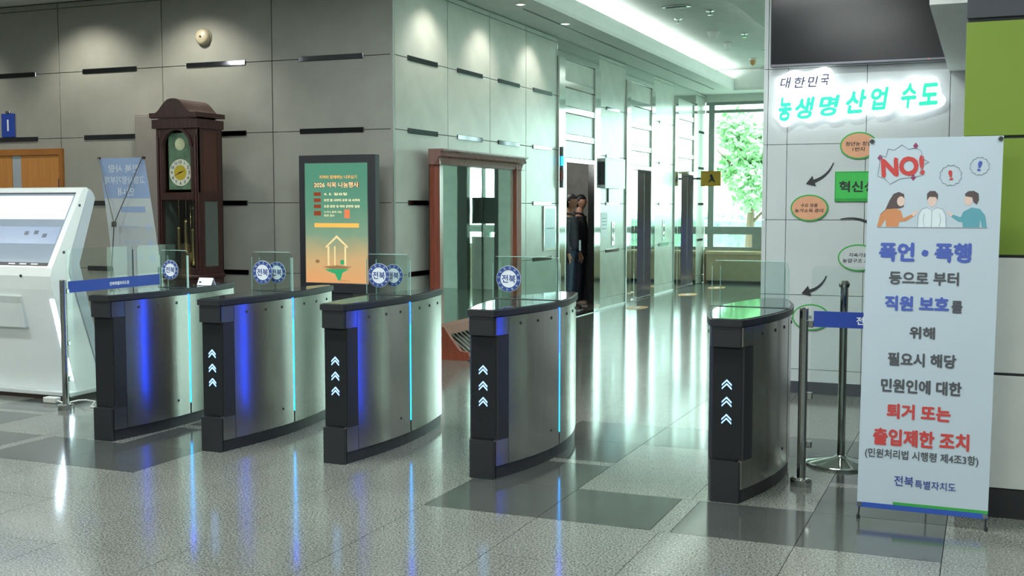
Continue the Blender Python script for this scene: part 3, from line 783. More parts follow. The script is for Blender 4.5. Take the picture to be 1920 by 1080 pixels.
def bt(s, u, v, w, h, m, rotz=0.0, bold=0.035, shear=0):
    x, y, z = bp(u, v, 0.0024)
    return text(s, m, bn, (x, y, z), w=w * BW, h=h * BH, rot=(PI / 2 - math.atan(SL / BH), -rotz, 0), bold=bold, shear=shear, thick=0.0006)
bt('NO!', 0.262, 0.076, 0.33, 0.052, PRRD, 0.07, 0.05)
bt('폭언 • 폭행', 0.452, 0.303, 0.70, 0.052, PRBL, 0, 0.05)
bt('등으로 부터', 0.452, 0.372, 0.53, 0.036, PRDG, 0, 0.035)
bt('직원 보호', 0.407, 0.440, 0.49, 0.041, PRBL, 0, 0.05)
bt('를', 0.71, 0.445, 0.085, 0.033, PRDG, 0, 0.03)
bt('위해', 0.457, 0.517, 0.195, 0.033, PRDG, 0, 0.04)
bt('필요시 해당', 0.462, 0.590, 0.52, 0.037, PRDG, 0, 0.04)
bt('민원인에 대한', 0.463, 0.662, 0.615, 0.038, PRDG, 0, 0.04)
bt('퇴거 또는', 0.452, 0.731, 0.49, 0.042, PRRD, 0, 0.045)
bt('출입제한 조치', 0.475, 0.802, 0.735, 0.047, PRRD, 0, 0.045)
bt('(민원처리법 시행령 제4조3항)', 0.482, 0.850, 0.865, 0.029, PRDG, 0, 0.02)
bt('전북', 0.36, 0.919, 0.15, 0.028, PRNV, 0, 0.015)
bt('특별자치도', 0.60, 0.924, 0.31, 0.023, PRNV, 0, 0.01)
# speech bubbles drawn in thin line
def outline_line(pts, m, wd=0.0018, closed=True, nm='drawn_line', d=0.0028):
    mb = MB(); n = len(pts)
    P = [Vector(bp(p[0], p[1], d)) for p in pts]
    mb.tube([tuple(p) for p in P] + ([tuple(P[0])] if closed else []), wd, 4, caps=not closed)
    return mb.build(nm, m, bn)
bub = [(0.09, 0.045), (0.13, 0.05), (0.145, 0.028), (0.19, 0.032), (0.25, 0.018), (0.30, 0.030), (0.36, 0.026), (0.40, 0.036), (0.41, 0.055), (0.46, 0.065), (0.41, 0.072), (0.405, 0.10), (0.33, 0.104), (0.24, 0.108), (0.17, 0.122), (0.13, 0.108), (0.07, 0.10), (0.08, 0.075)]
outline_line(bub, PRLN, 0.0012, nm='speech_bubble')
def bubble(u, v, r, col, rz):
    pts = []
    for k in range(24):
        rr = r * (1.0 if k % 2 else 0.88)
        pts.append((u + rr * math.cos(2 * PI * k / 24), v + rr * math.sin(2 * PI * k / 24) * BW / BH))
    outline_line(pts, PRLN, 0.001, nm='speech_bubble')
    bt('!', u, v, 0.03, 0.026, col, rz, 0.02)
bubble(0.625, 0.100, 0.085, PRRD, 0.15); bubble(0.835, 0.077, 0.073, PRBL, -0.15)
for u, v in ((0.085, 0.052), (0.355, 0.022), (0.345, 0.105)):
    sheet('anger_mark', [(u - 0.02, v), (u, v - 0.009), (u + 0.02, v), (u, v + 0.009)], mat('print_plum', '#8c3560', 0.6, var=0), 0.002, 0.0026)
# three drawn people
def el(cu, cv, ru, rv, m, d, nm='figure_shape', n=24):
    return sheet(nm, [(cu + ru * math.cos(2 * PI * k / n), cv - rv * math.sin(2 * PI * k / n)) for k in range(n)], m, 0.0016, d)
FV = 0.236
# woman in orange
sheet('drawn_hair', [(0.10, 0.203), (0.14, 0.19), (0.17, 0.165), (0.20, 0.148), (0.24, 0.143), (0.28, 0.149), (0.285, 0.165), (0.28, 0.183), (0.25, 0.187), (0.21, 0.188), (0.16, 0.192), (0.12, 0.207)], PRHR, 0.0016, 0.0022)
el(0.258, 0.168, 0.030, 0.013, PRSK, 0.0026, 'drawn_face')
sheet('drawn_jacket', [(0.08, FV), (0.10, 0.205), (0.15, 0.189), (0.22, 0.187), (0.26, 0.193), (0.28, 0.213), (0.34, 0.203), (0.36, 0.208), (0.30, 0.221), (0.25, 0.222), (0.245, FV), (0.15, FV), (0.145, 0.215), (0.11, FV)], PROR, 0.0016, 0.0024)
sheet('drawn_hand', [(0.34, 0.203), (0.355, 0.196), (0.40, 0.192), (0.375, 0.203), (0.36, 0.208)], PRSK, 0.0016, 0.0024)
# man in white
el(0.495, 0.163, 0.034, 0.019, PRSK, 0.0022, 'drawn_face')
sheet('drawn_hair', [(0.455, 0.165), (0.455, 0.148), (0.475, 0.141), (0.515, 0.141), (0.537, 0.150), (0.535, 0.165), (0.52, 0.157), (0.475, 0.156)], PRHR, 0.0022, 0.0026)
sheet('drawn_shirt', [(0.39, FV), (0.395, 0.205), (0.42, 0.188), (0.46, 0.184), (0.495, 0.190), (0.53, 0.184), (0.575, 0.188), (0.60, 0.205), (0.605, FV)], mat('print_shirt', '#d5e2e8', 0.6, var=0), 0.0016, 0.0022)
outline_line([(0.39, FV), (0.395, 0.205), (0.42, 0.188), (0.46, 0.184), (0.495, 0.192), (0.53, 0.184), (0.575, 0.188), (0.60, 0.205), (0.605, FV)], PRLN, 0.0009, closed=False)
outline_line([(0.495, 0.192), (0.495, FV)], PRLN, 0.0008, closed=False)
outline_line([(0.44, 0.20), (0.43, 0.218), (0.445, FV)], PRLN, 0.0007, closed=False)
outline_line([(0.555, 0.20), (0.565, 0.218), (0.55, FV)], PRLN, 0.0007, closed=False)
# man in teal
el(0.762, 0.165, 0.030, 0.014, PRSK, 0.0022, 'drawn_face')
sheet('drawn_hair', [(0.74, 0.155), (0.735, 0.149), (0.76, 0.142), (0.80, 0.141), (0.835, 0.148), (0.84, 0.165), (0.825, 0.177), (0.80, 0.170), (0.79, 0.158)], PRHR, 0.0022, 0.0026)
sheet('drawn_jacket', [(0.73, FV), (0.725, 0.222), (0.70, 0.222), (0.64, 0.208), (0.655, 0.203), (0.71, 0.210), (0.73, 0.195), (0.79, 0.184), (0.85, 0.188), (0.89, 0.205), (0.905, FV), (0.87, FV), (0.855, 0.215), (0.85, FV)], PRTL, 0.0016, 0.0024)
sheet('drawn_hand', [(0.655, 0.203), (0.64, 0.208), (0.615, 0.200), (0.605, 0.192), (0.635, 0.197)], PRSK, 0.0016, 0.0024)
sheet('drawn_line', [(0.08, FV), (0.91, FV), (0.91, FV + 0.0022), (0.08, FV + 0.0022)], PRLN, 0.0016, 0.0026)

# ------------------------------------------------------------------ PILLAR: screen, light sign, notices
tv = thing('wall_screen', 'large switched-off black screen mounted high on the white pillar', 'screen', (-1.03, PY, 2.75))
bx('housing', BLACK, tv, -0.685, 0.72, -0.12, -0.06, 0.0, 0.80, 0.008)
bx('screen', TVS, tv, -0.675, 0.71, -0.123, -0.1195, 0.025, 0.79)
bx('lower_bezel', mat('bezel_silver', '#6d7078', 0.3, 0.6), tv, -0.685, 0.72, -0.127, -0.1205, 0.0, 0.022, 0.003)
bx('wall_bracket', DARKG, tv, -0.2, 0.25, -0.06, -0.001, 0.3, 0.55)
bx('status_light', mat('red_led', '#ff3020', 0.4, var=0, emit=2), tv, 0.56, 0.566, -0.1285, -0.1265, 0.008, 0.013)

sg = thing('light_sign', 'backlit white cut-out sign with green brush lettering under the black screen', 'sign', (0, PY, 0))
SP = [(110,215),(160,180),(240,150),(270,130),(350,130),(400,155),(470,150),(540,125),(620,115),(670,130),(700,180),(712,230),(705,300),(690,350),(740,320),(790,318),(830,335),(900,330),(940,295),(985,282),(1040,300),(1075,335),(1130,320),(1165,280),(1220,270),(1270,290),(1290,345),(1325,390),(1350,340),(1390,290),(1450,250),(1500,250),(1540,280),(1600,270),(1670,270),(1710,310),(1725,380),(1735,440),(1775,475),(1775,515),(1750,550),(1680,575),(1600,590),(1540,615),(1400,625),(1365,590),(1345,545),(1305,500),(1285,550),(1250,595),(1180,615),(1110,615),(1085,570),(1060,580),(990,615),(900,635),(850,615),(825,590),(780,625),(720,648),(670,640),(630,600),(580,600),(530,620),(480,648),(430,635),(395,600),(340,600),(290,640),(240,675),(190,665),(160,620),(110,575),(95,530),(120,480),(130,420),(125,360),(115,300)]
def sxz(cx, cy): return (-1.776 + cx * 0.000811, 2.828 - cy * 0.000857 + cx * 0.000020)
def chaikin(P, k=2):
    for _ in range(k):
        P = [q_ for a, b in zip(P, P[1:] + P[:1]) for q_ in ((a[0] * .75 + b[0] * .25, a[1] * .75 + b[1] * .25), (a[0] * .25 + b[0] * .75, a[1] * .25 + b[1] * .75))]
    return P
MB().prism([sxz(*p) for p in chaikin(SP)], -0.07, -0.045, 'y').build('backing_plate', mat('sign_glow', '#ffffff', 0.5, var=0, emit=1.9, ecol='#fbfdff'), sg)
for x in (-1.5, -1.0, -0.6):
    bx('mounting_stud', CHROME, sg, x - 0.01, x + 0.01, -0.045, -0.001, 2.44, 2.46)
SGR = mat('sign_green', '#24d8a0', 0.5, var=0, emit=0.85, ecol='#1fe0a4')
SBL = mat('sign_blue_letter', '#33406a', 0.5, var=0, emit=0.05, ecol='#4a5680')
for ch, cx, cy, w, h in (('농', 225, 500, 140, 235), ('생', 425, 500, 210, 210), ('명', 670, 490, 215, 200), ('산', 930, 465, 210, 225), ('업', 1160, 450, 175, 215), ('수', 1430, 440, 150, 240), ('도', 1615, 435, 190, 205)):
    x, z = sxz(cx, cy)
    text(ch, SGR, sg, (x, -0.0705, z), w=w * 0.000811, h=h * 0.000857, bold=0.045, shear=0.22, thick=0.004, rot=(PI / 2, -0.05, 0))
for ch, cx, cy, w, h in (('대', 225, 245, 115, 105), ('한', 370, 250, 110, 105), ('민', 500, 250, 105, 105), ('국', 620, 240, 85, 105)):
    x, z = sxz(cx, cy)
    text(ch, SBL, sg, (x, -0.0705, z), w=w * 0.000811, h=h * 0.000857, bold=0.022, shear=0.2, thick=0.003)
light('AREA', 'light_sign_glow', (-1.0, PY - 0.02, 2.45), 0.25, (0.75, 0.85, 1.0), shape='RECTANGLE', size=1.2, size_y=0.25, rot=(PI / 2, 0, PI))

def oval(label, x, z, rx, rz, m, lines, g='oval notices on the pillar'):
    o = thing('oval_sign', label, 'sign', (x, PY, z), 0, g)
    MB().prism(ell(0, 0, rx, rz, 40), -0.012, -0.001, 'y').build('rim', PRGN, o)
    MB().prism(ell(0, 0, rx - 0.012, rz - 0.012, 40), -0.014, -0.0121, 'y').build('face', m, o)
    for t, w, h, dz in lines: text(t, PRBK, o, (0, -0.0142, dz), w=w, h=h, bold=0.015, shear=0.12)
PEACH = mat('sign_peach', '#cf9a78', 0.5)
oval('peach oval sign partly hidden behind the banner top, highest on the pillar', -1.00, 2.092, 0.150, 0.112, PEACH, [('청년농 창업', 0.21, 0.035, 0.015), ('1번지', 0.10, 0.035, -0.03)])
oval('peach oval sign at the left of the green notice on the pillar', -1.39, 1.578, 0.155, 0.112, PEACH, [('수요 맞춤', 0.14, 0.033, 0.022), ('농가소득 증대', 0.235, 0.033, -0.022)])
oval('white oval sign with green rim below the green notice', -0.985, 1.165, 0.165, 0.112, STONE_P, [('지속가능', 0.15, 0.035, 0.024), ('농업구조 조성', 0.25, 0.035, -0.024)])
oval('white oval sign with green rim lowest on the pillar behind the gate', -1.36, 0.655, 0.155, 0.112, STONE_P, [('스마트 농업', 0.18, 0.033, 0.0)])
gn = thing('green_notice', 'bright green rectangular notice with black lettering on the pillar', 'sign', (-0.95, PY, 1.755))
bx('board', mat('notice_green_dark', '#2f9a45', 0.3), gn, -0.235, 0.235, -0.015, -0.001, -0.125, 0.125, 0.003)
bx('face', mat('notice_green', '#49b85a', 0.18), gn, -0.225, 0.225, -0.018, -0.0151, -0.10, 0.112)
text('혁신성장', PRBK, gn, (0.0, -0.0182, 0.0), w=0.40, h=0.095, bold=0.035)
def arrow(label, pts, w0, w1, hx):
    """tapered curved arrow lying flat on the pillar; pts are (x, z)"""
    o = thing('arrow_sign', label, 'sign', (0, PY, 0), 0, 'curved arrows on the pillar')
    n = len(pts); L = []; R_ = []
    for i, (x, z) in enumerate(pts):
        a = pts[max(i - 1, 0)]; b = pts[min(i + 1, n - 1)]
        dx, dz = b[0] - a[0], b[1] - a[1]; l = math.hypot(dx, dz); nx, nz = -dz / l, dx / l
        w = w0 + (w1 - w0) * i / (n - 1)
        L.append((x + nx * w, z + nz * w)); R_.append((x - nx * w, z - nz * w))
    MB().prism(L + R_[::-1], -0.008, -0.001, 'y').build('shaft', PRBK, o)
    if hx:
        x, z = pts[-1]; a = pts[-2]
        dx, dz = x - a[0], z - a[1]; l = math.hypot(dx, dz); dx /= l; dz /= l
        MB().prism([(x + dx * 0.06, z + dz * 0.06), (x - dz * 0.045 - dx * 0.01, z + dx * 0.045 - dz * 0.01), (x + dz * 0.045 - dx * 0.01, z - dx * 0.045 - dz * 0.01)], -0.0085, -0.001, 'y').build('arrow_head', PRBK, o)
def arc(p0, p1, bend, n=9):
    out = []
    mx, mz = (p0[0] + p1[0]) / 2, (p0[1] + p1[1]) / 2
    dx, dz = p1[0] - p0[0], p1[1] - p0[1]
    cx, cz = mx - dz * bend, mz + dx * bend
    for k in range(n + 1):
        t = k / n
        out.append(((1 - t) ** 2 * p0[0] + 2 * t * (1 - t) * cx + t * t * p1[0], (1 - t) ** 2 * p0[1] + 2 * t * (1 - t) * cz + t * t * p1[1]))
    return out
arrow('curved black arrow pointing down left of the green notice', arc((-1.20, 1.955), (-1.365, 1.80), 0.25), 0.003, 0.013, True)
arrow('curved black arrow sweeping right beneath the green notice', arc((-1.135, 1.485), (-0.90, 1.45), 0.2), 0.003, 0.012, False)
arrow('curved black arrow pointing down beside the white oval near the barrier', arc((-1.24, 1.01), (-1.385, 0.875), 0.25), 0.003, 0.013, True)

# ------------------------------------------------------------------ LARGE FRAMED MIRROR against the corridor wall (local: x along the wall, -y to the viewer)
mi = thing('standing_mirror', 'huge standing mirror in red-brown wooden frame against the corridor wall', 'mirror', (-5.30, 11.80, 0), PI / 2)
# local x -> world +Y, local -y -> world +X
MW = 1.15
for a, b in ((-MW, -MW + 0.20), (MW - 0.20, MW)):
    mb = MB()
    mb.prism([(a, -0.02), (a + 0.03, -0.07), (a + 0.10, -0.05) if a < 0 else (b - 0.10, -0.05), (b - 0.03, -0.07) if a > 0 else (b - 0.02, -0.035), (b, -0.02), (b, 0.03), (a, 0.03)], 0.28, 2.10, 'z')
    mb.build('frame_stile', WOOD2, mi)
MB().prism([(-0.11, 2.02), (-0.05, 2.03), (-0.07, 2.09), (-0.12, 2.11), (-0.10, 2.15), (-0.14, 2.165), (-0.14, 2.18), (0.03, 2.18), (0.03, 2.02)], -MW - 0.03, MW + 0.03, 'x').build('frame_cornice', mat('cornice_wood', '#80605a', 0.22, var=0.15, scale=5, stretch=(8, 8, 0.8)), mi)
MB().prism([(-0.03, 0.36), (-0.08, 0.34), (-0.10, 0.24), (0.03, 0.24), (0.03, 0.36)], -MW, MW, 'x').build('frame_sill', WOOD2, mi)
bx('mirror_glass', MIRROR, mi, -MW + 0.195, MW - 0.195, -0.028, -0.018, 0.355, 2.03)
bx('back_board', WOOD, mi, -MW + 0.02, MW - 0.02, 0.03, 0.05, 0.25, 2.15)
for x in (-MW + 0.01, MW - 0.07):
    MB().prism([(0.10, 0.0), (-0.38, 0.0), (-0.42, 0.03), (-0.40, 0.08), (-0.30, 0.10), (-0.20, 0.22), (-0.12, 0.34), (0.03, 0.36), (0.10, 0.30)], x, x + 0.06, 'x').build('foot', WOOD2, mi)
# slatted ramp at the bottom of the stand
for k in range(22):
    x = -MW + 0.12 + k * 0.098
    MB().prism([(-0.10, 0.25), (-0.36, 0.055), (-0.36, 0.035), (-0.10, 0.225)], x, x + 0.03, 'x').build('slat', CHROME, mi)
MB().prism([(-0.04, 0.22), (-0.37, 0.02), (-0.37, 0.005), (-0.04, 0.10)], -MW + 0.07, MW - 0.07, 'x').build('ramp_board', mat('ramp_brown', '#5c4a44', 0.4), mi)

# ------------------------------------------------------------------ GRANDFATHER CLOCK
ck = thing('grandfather_clock', 'tall dark walnut grandfather clock with arched top against the stone wall', 'clock', (-7.55, 9.42, 0))
CW, CD = 0.255, 0.40
bx('plinth', WOOD, ck, -CW - 0.03, CW + 0.03, -0.02, CD, 0.0, 0.30, 0.008)
bx('base_cabinet', WOOD, ck, -CW, CW, 0.0, CD, 0.30, 0.86, 0.006)
bx('base_panel', mat('walnut_panel', '#4b2a22', 0.3, var=0.3, scale=5, stretch=(8, 8, 0.6)), ck, -CW + 0.07, CW - 0.07, -0.012, -0.001, 0.38, 0.80, 0.008)
bx('waist_moulding', WOOD, ck, -CW - 0.02, CW + 0.02, -0.02, CD, 0.86, 0.90, 0.01)
DW = mat('clock_inside', '#1d1512', 0.5)
bx('trunk_back', DW, ck, -CW, CW, CD - 0.02, CD, 0.90, 2.42)
for s_ in (-1, 1):
    x0, x1 = (-CW, -CW + 0.05) if s_ < 0 else (CW - 0.05, CW)
    bx('front_stile', WOOD, ck, x0, x1, 0.0, 0.04, 0.90, 2.36, 0.004)
    MB().tube([(s_ * (CW - 0.025), -0.008, 0.95), (s_ * (CW - 0.025), -0.008, 2.30)], [0.012, 0.012], 10).build('column', WOOD, ck)
    xs = s_ * CW
    a, b = (xs - 0.0, xs + 0.018) if s_ < 0 else (xs - 0.018, xs)
    for y0, y1 in ((0.04, 0.10), (CD - 0.08, CD - 0.02)): bx('side_stile', WOOD, ck, a, b, y0, y1, 0.90, 2.42)
    for z0, z1 in ((0.90, 0.98), (1.64, 1.74), (2.34, 2.42)): bx('side_rail', WOOD, ck, a, b, 0.10, CD - 0.08, z0, z1)
    bx('side_panel', mat('walnut_panel', '#4b2a22'), ck, a + 0.004, b - 0.004, 0.10, CD - 0.08, 1.74, 2.34)
    bx('side_glass', mat('smoky_glass', '#56605c', 0.1, spec=0.6), ck, a + 0.006, b - 0.006, 0.10, CD - 0.08, 0.98, 1.64)
bx('door_rail', WOOD, ck, -CW + 0.05, CW - 0.05, -0.004, 0.03, 1.655, 1.73, 0.004)
bx('door_rail', WOOD, ck, -CW + 0.05, CW - 0.05, -0.004, 0.03, 0.90, 0.97, 0.004)
# arched hood fascia: opening with a round top
n = 16
op = [(0.165 * math.cos(PI * k / n), 2.19 + 0.165 * math.sin(PI * k / n)) for k in range(n + 1)]
poly = [(CW, 1.73), (CW, 2.42), (-CW, 2.42), (-CW, 1.73), (-0.165, 1.73)] + op[::-1] + [(0.165, 1.73)]
MB().prism(poly, 0.005, 0.035, 'y').build('hood_front', WOOD, ck)
mb = MB(); v = []; f = []
for k in range(n + 1):
    c, s_ = math.cos(PI * k / n), math.sin(PI * k / n)
    for r in (0.165, 0.195):
        for y in (-0.012, 0.006): v.append((r * c, y, 2.19 + r * s_))
for k in range(n):
    a = 4 * k; b = a + 4
    f += [[a, b, b + 1, a + 1], [a + 2, a + 3, b + 3, b + 2], [a, a + 2, b + 2, b], [a + 1, b + 1, b + 3, a + 3]]
mb.add(v, f).build('arch_moulding', WOOD, ck)
# dial
CRM = mat('dial_cream', '#d8dcc8', 0.4)
bx('dial_plate', mat('dial_green', '#5d7f63', 0.4, var=0.3, scale=12), ck, -0.15, 0.15, 0.060, 0.075, 1.76, 2.33)
MB().lathe([(0.135, 0.052), (0.135, 0.0595)], (0, 0, 1.93), n=40, axis='y').build('dial', CRM, ck)
MB().lathe([(0.075, 0.047), (0.075, 0.0515)], (0, 0, 1.93), n=32, axis='y').build('dial_centre', mat('dial_gold', '#d2b93c', 0.3, 0.3), ck)
MB().lathe([(0.062, 0.052), (0.062, 0.0595)], (0, 0, 2.215), n=28, axis='y').build('moon_disc', mat('moon_disc', '#c5cfa5', 0.4, var=0.2, scale=14), ck)
for k in range(12):
    a = 2 * PI * (k + 1) / 12
    text(str(k + 1), PRBK, ck, (0.107 * math.sin(a), 0.0518, 1.93 + 0.107 * math.cos(a)), h=0.030, bold=0.02, name='numeral')
for a, l, w in ((math.radians(72), 0.065, 0.006), (math.radians(245), 0.095, 0.004)):
    dx, dz = math.sin(a), math.cos(a)
    MB().prism([(-dx * 0.015 - dz * w, 1.93 - dz * 0.015 + dx * w), (dx * l, 1.93 + dz * l), (-dx * 0.015 + dz * w, 1.93 - dz * 0.015 - dx * w)], 0.042, 0.045, 'y').build('clock_hand', PRBK, ck)
bx('door_glass', CLKG, ck, -CW + 0.05, CW - 0.05, 0.010, 0.014, 0.97, 1.655)
for x, z0, z1 in ((-0.085, 1.00, 1.36), (0.005, 1.08, 1.43), (0.095, 1.00, 1.34)):
    w = MB().lathe([(0.012, z0 - 0.02), (0.024, z0 - 0.01), (0.024, z0), (0.021, z0 + 0.01), (0.021, z1 - 0.01), (0.024, z1), (0.024, z1 + 0.01), (0.008, z1 + 0.03)], (x, 0.12, 0), n=18).build('weight', BRASS, ck)
    MB().tube([(x, 0.12, z1 + 0.02), (x, 0.12, 1.74)], 0.003, 6).build('chain', BRASS, w)
MB().tube([(0.0, 0.20, 1.0), (0.0, 0.20, 1.74)], 0.006, 8).build('pendulum_rod', BRASS, ck)
MB().lathe([(0.004, 0.185), (0.075, 0.195), (0.075, 0.205), (0.004, 0.215)], (0, 0, 0.985 + 0.06), n=28, axis='y').build('pendulum_bob', BRASS, ck)
# pediment with bonnet top
def bonnet(w, h0, h1, y0, y1, name, ex):
    pts = []
    for k in range(33):
        t = -1 + 2 * k / 32
        r = 0.5 + 0.5 * math.cos(PI * min(1, abs(t) / 0.78) ** 1.35)
        pts.append((t * w, h0 + (h1 - h0) * r))
    poly = [(-w, h0 - ex)] + pts + [(w, h0 - ex)]
    return MB().prism(poly, y0, y1, 'y').build(name, WOOD, ck)
bonnet(CW + 0.025, 2.46, 2.575, -0.03, CD, 'hood_top', 0.09)
bonnet(CW + 0.035, 2.525, 2.665, -0.055, -0.03, 'cornice', 0.045)
bonnet(CW + 0.035, 2.525, 2.662, -0.03, CD + 0.01, 'cornice_board', 0.045)
bonnet(CW + 0.025, 2.49, 2.63, -0.045, -0.025, 'cornice_step', 0.02)

# grey steel panel on the wall behind the clock
sp = thing('steel_cabinet', 'narrow grey steel wall cabinet half hidden behind the clock', 'cabinet', (-8.25, WALL_Y, 1.2))
bx('body', mat('cabinet_grey', '#84807a', 0.4, 0.2), sp, -0.30, 0.28, -0.12, -0.001, 0.0, 1.38, 0.004)
bx('door', mat('cabinet_grey_door', '#8c8882', 0.35, 0.2), sp, -0.285, 0.265, -0.128, -0.1205, 0.02, 1.36, 0.003)
MB().tube([(0.22, -0.14, 0.62), (0.22, -0.14, 0.76)], 0.007, 8).build('handle', CHROME, sp)

# ------------------------------------------------------------------ LIT POSTER DISPLAY
ds = thing('poster_display', 'upright black-framed lit poster display showing a small house on a green island', 'display', (-5.88, 9.72, 0))
bx('housing', BLACK, ds, -0.43, 0.43, 0.0, 0.09, 0.74, 2.09, 0.006)
bx('stand_column', BLACK, ds, -0.16, 0.16, 0.02, 0.08, 0.03, 0.74)
bx('stand_base', BLACK, ds, -0.40, 0.40, -0.18, 0.28, 0.0, 0.03, 0.005)
bx('inner_trim', CHROME, ds, -0.362, 0.352, -0.003, -0.0005, 0.832, 2.018)
scr = bpy.data.materials.new('poster_light'); scr.use_nodes = True
nt = scr.node_tree; b = nt.nodes['Principled BSDF']
co = nt.nodes.new('ShaderNodeTexCoord'); sp_ = nt.nodes.new('ShaderNodeSeparateXYZ'); mr2 = nt.nodes.new('ShaderNodeMapRange')
mr2.inputs[1].default_value = 0.84; mr2.inputs[2].default_value = 2.01
no = nt.nodes.new('ShaderNodeTexNoise'); no.inputs['Scale'].default_value = 3.0
ad = nt.nodes.new('ShaderNodeMath'); ad.operation = 'MULTIPLY_ADD'; ad.inputs[1].default_value = 0.16; 
r = nt.nodes.new('ShaderNodeValToRGB')
els = r.color_ramp.elements
els[0].position = 0.05; els[0].color = lin('#e8a368'); els[1].position = 0.95; els[1].color = lin('#4f9076')
e = els.new(0.28); e.color = lin('#cfae78'); e = els.new(0.48); e.color = lin('#7fa083'); e = els.new(0.70); e.color = lin('#5c9479')
nt.links.new(co.outputs['Object'], sp_.inputs[0]); nt.links.new(sp_.outputs[2], mr2.inputs[0]); nt.links.new(co.outputs['Object'], no.inputs['Vector'])
nt.links.new(no.outputs[0], ad.inputs[0]); nt.links.new(mr2.outputs[0], ad.inputs[2]); nt.links.new(ad.outputs[0], r.inputs[0])
b.inputs['Base Color'].default_value = (0.02, 0.02, 0.02, 1); b.inputs['Roughness'].default_value = 0.12
nt.links.new(r.outputs[0], b.inputs['Emission Color']); b.inputs['Emission Strength'].default_value = 0.92
bx('screen', scr, ds, -0.355, 0.345, -0.006, -0.0035, 0.84, 2.01)
def em(name, c, s=0.6): return mat(name, c, 0.2, var=0, emit=s, ecol=c)
EMC = em('lit_cream', '#e8d9a8', 0.75); EMR = em('lit_maroon', '#803a24', 0.5); EMO = em('lit_orange', '#e3a04c', 0.7)
EMG = em('lit_green', '#2f8f5e', 0.6); EMB = em('lit_brown', '#8a6a4a', 0.5); EMH = em('lit_house', '#cdbb8a', 0.62)
SY = -0.0062
text('지역이 함께하는 나무심기', EMO, ds, (0.02, SY, 1.875), w=0.42, h=0.035, bold=0.01)
text('2026 식목 나눔행사', EMR, ds, (-0.0, SY, 1.80), w=0.52, h=0.062, bold=0.06)
text('2026 식목 나눔행사', EMC, ds, (-0.0, SY - 0.001, 1.80), w=0.50, h=0.052, bold=0.0)
for z, t, w in ((1.71, '4. 5. 일요일', 0.26), (1.65, '오전 열 시부터 오후 네 시까지', 0.40), (1.59, '도청 광장 및 야외 공연장 일원', 0.40)):
    bx('text_tab', EMR, ds, -0.255, -0.175, SY - 0.001, SY + 0.0005, z - 0.018, z + 0.018)
    text(t, EMC, ds, (-0.14 + w / 2, SY, z), w=w, h=0.026, bold=0.01)
bx('text_tab', EMR, ds, -0.255, -0.175, SY - 0.001, SY + 0.0005, 1.50, 1.545)
text('누구나 참여 가능', EMC, ds, (-0.04, SY, 1.535), w=0.2, h=0.022, bold=0.0)
text('현장 접수', EMC, ds, (-0.08, SY, 1.50), w=0.12, h=0.022, bold=0.0)
bx('tag_block', em('lit_rust', '#c8704a', 0.6), ds, 0.09, 0.15, SY - 0.001, SY + 0.0005, 1.475, 1.56)
bx('banner_bar', EMO, ds, -0.25, 0.25, SY - 0.001, SY + 0.0005, 1.385, 1.425)
# drawn house on the island
MB().prism([(-0.125, 1.20), (0.0, 1.31), (0.125, 1.20), (0.125, 1.18), (0.0, 1.28), (-0.125, 1.18)], SY - 0.002, SY + 0.0005, 'y').build('house_roof', EMH, ds)
for x0, x1 in ((-0.105, -0.085), (-0.03, -0.015), (0.085, 0.105)): bx('house_post', EMH, ds, x0, x1, SY - 0.002, SY + 0.0005, 1.01, 1.20)
MB().prism([(-0.16, 0.995), (0.0, 1.015), (0.17, 1.00), (0.1, 0.98), (-0.05, 0.975)], SY - 0.002, SY + 0.0005, 'y').build('island_edge', EMB, ds)
MB().prism([(-0.14, 0.975), (0.14, 0.98), (0.06, 0.94), (0.04, 0.87), (0.01, 0.865), (-0.02, 0.93), (-0.09, 0.95)], SY - 0.003, SY + 0.0005, 'y').build('island', EMG, ds)
MB().prism(ell(0.06, 1.045, 0.022, 0.025, 16), SY - 0.002, SY + 0.0005, 'y').build('drawn_tree', EMG, ds)
MB().prism(ell(-0.22, 1.05, 0.025, 0.018, 12), SY - 0.002, SY + 0.0005, 'y').build('drawn_bird', EMB, ds)
text('전북특별자치도', EMB, ds, (0.08, SY, 0.865), w=0.12, h=0.016, bold=0.0)

# ------------------------------------------------------------------ BANNER SEEN FROM BEHIND
xb = thing('banner_stand', 'pale blue and white banner seen from behind with thin Y-shaped rods, left of the clock', 'banner', (-7.43, 8.62, 0), math.radians(4))
BKC = mat('banner_back', '#a9b3b3', 0.6, var=0.02); BKB = mat('banner_back_blue', '#8298b8', 0.6, var=0.03); BKT = mat('banner_back_text', '#9fb0c2', 0.6, var=0)
def q(u, v, d): return (-0.28 + u * 0.56 + 0.21 * v, d - 0.10 + 0.28 * (1 - v) * 0 , 0.25 + 1.79 * (1 - v))
def bsheet(name, pts, m, d0, d1):
    n_ = len(pts); v = [q(p[0], p[1], d0) for p in pts] + [q(p[0], p[1], d1) for p in pts]
    return MB().add(v, [list(range(n_)), list(range(n_, 2 * n_))[::-1]] + [[i, (i + 1) % n_, n_ + (i + 1) % n_, n_ + i] for i in range(n_)]).build(name, m, xb)
bsheet('banner_sheet', [(0.0, 0), (1.0 - 0.12, 0), (1.0, 1), (0.0, 1)], BKC, 0, 0.002)
bsheet('blue_header', [(0.0, 0), (0.88, 0), (0.906, 0.21), (0.0, 0.21)], BKB, -0.001, -0.0002)
for k, (t, v, w) in enumerate((('전북 사랑', 0.055, 0.34), ('고향사랑기부제', 0.115, 0.44), ('안내', 0.175, 0.18))):
    x, y, z = q(0.45, v, -0.0022)
    text(t, mat('back_text_pale', '#b9c4cc', 0.6, var=0), xb, (x, y, z), w=w, h=0.075, bold=0.02).scale = (-1, 1, 1)
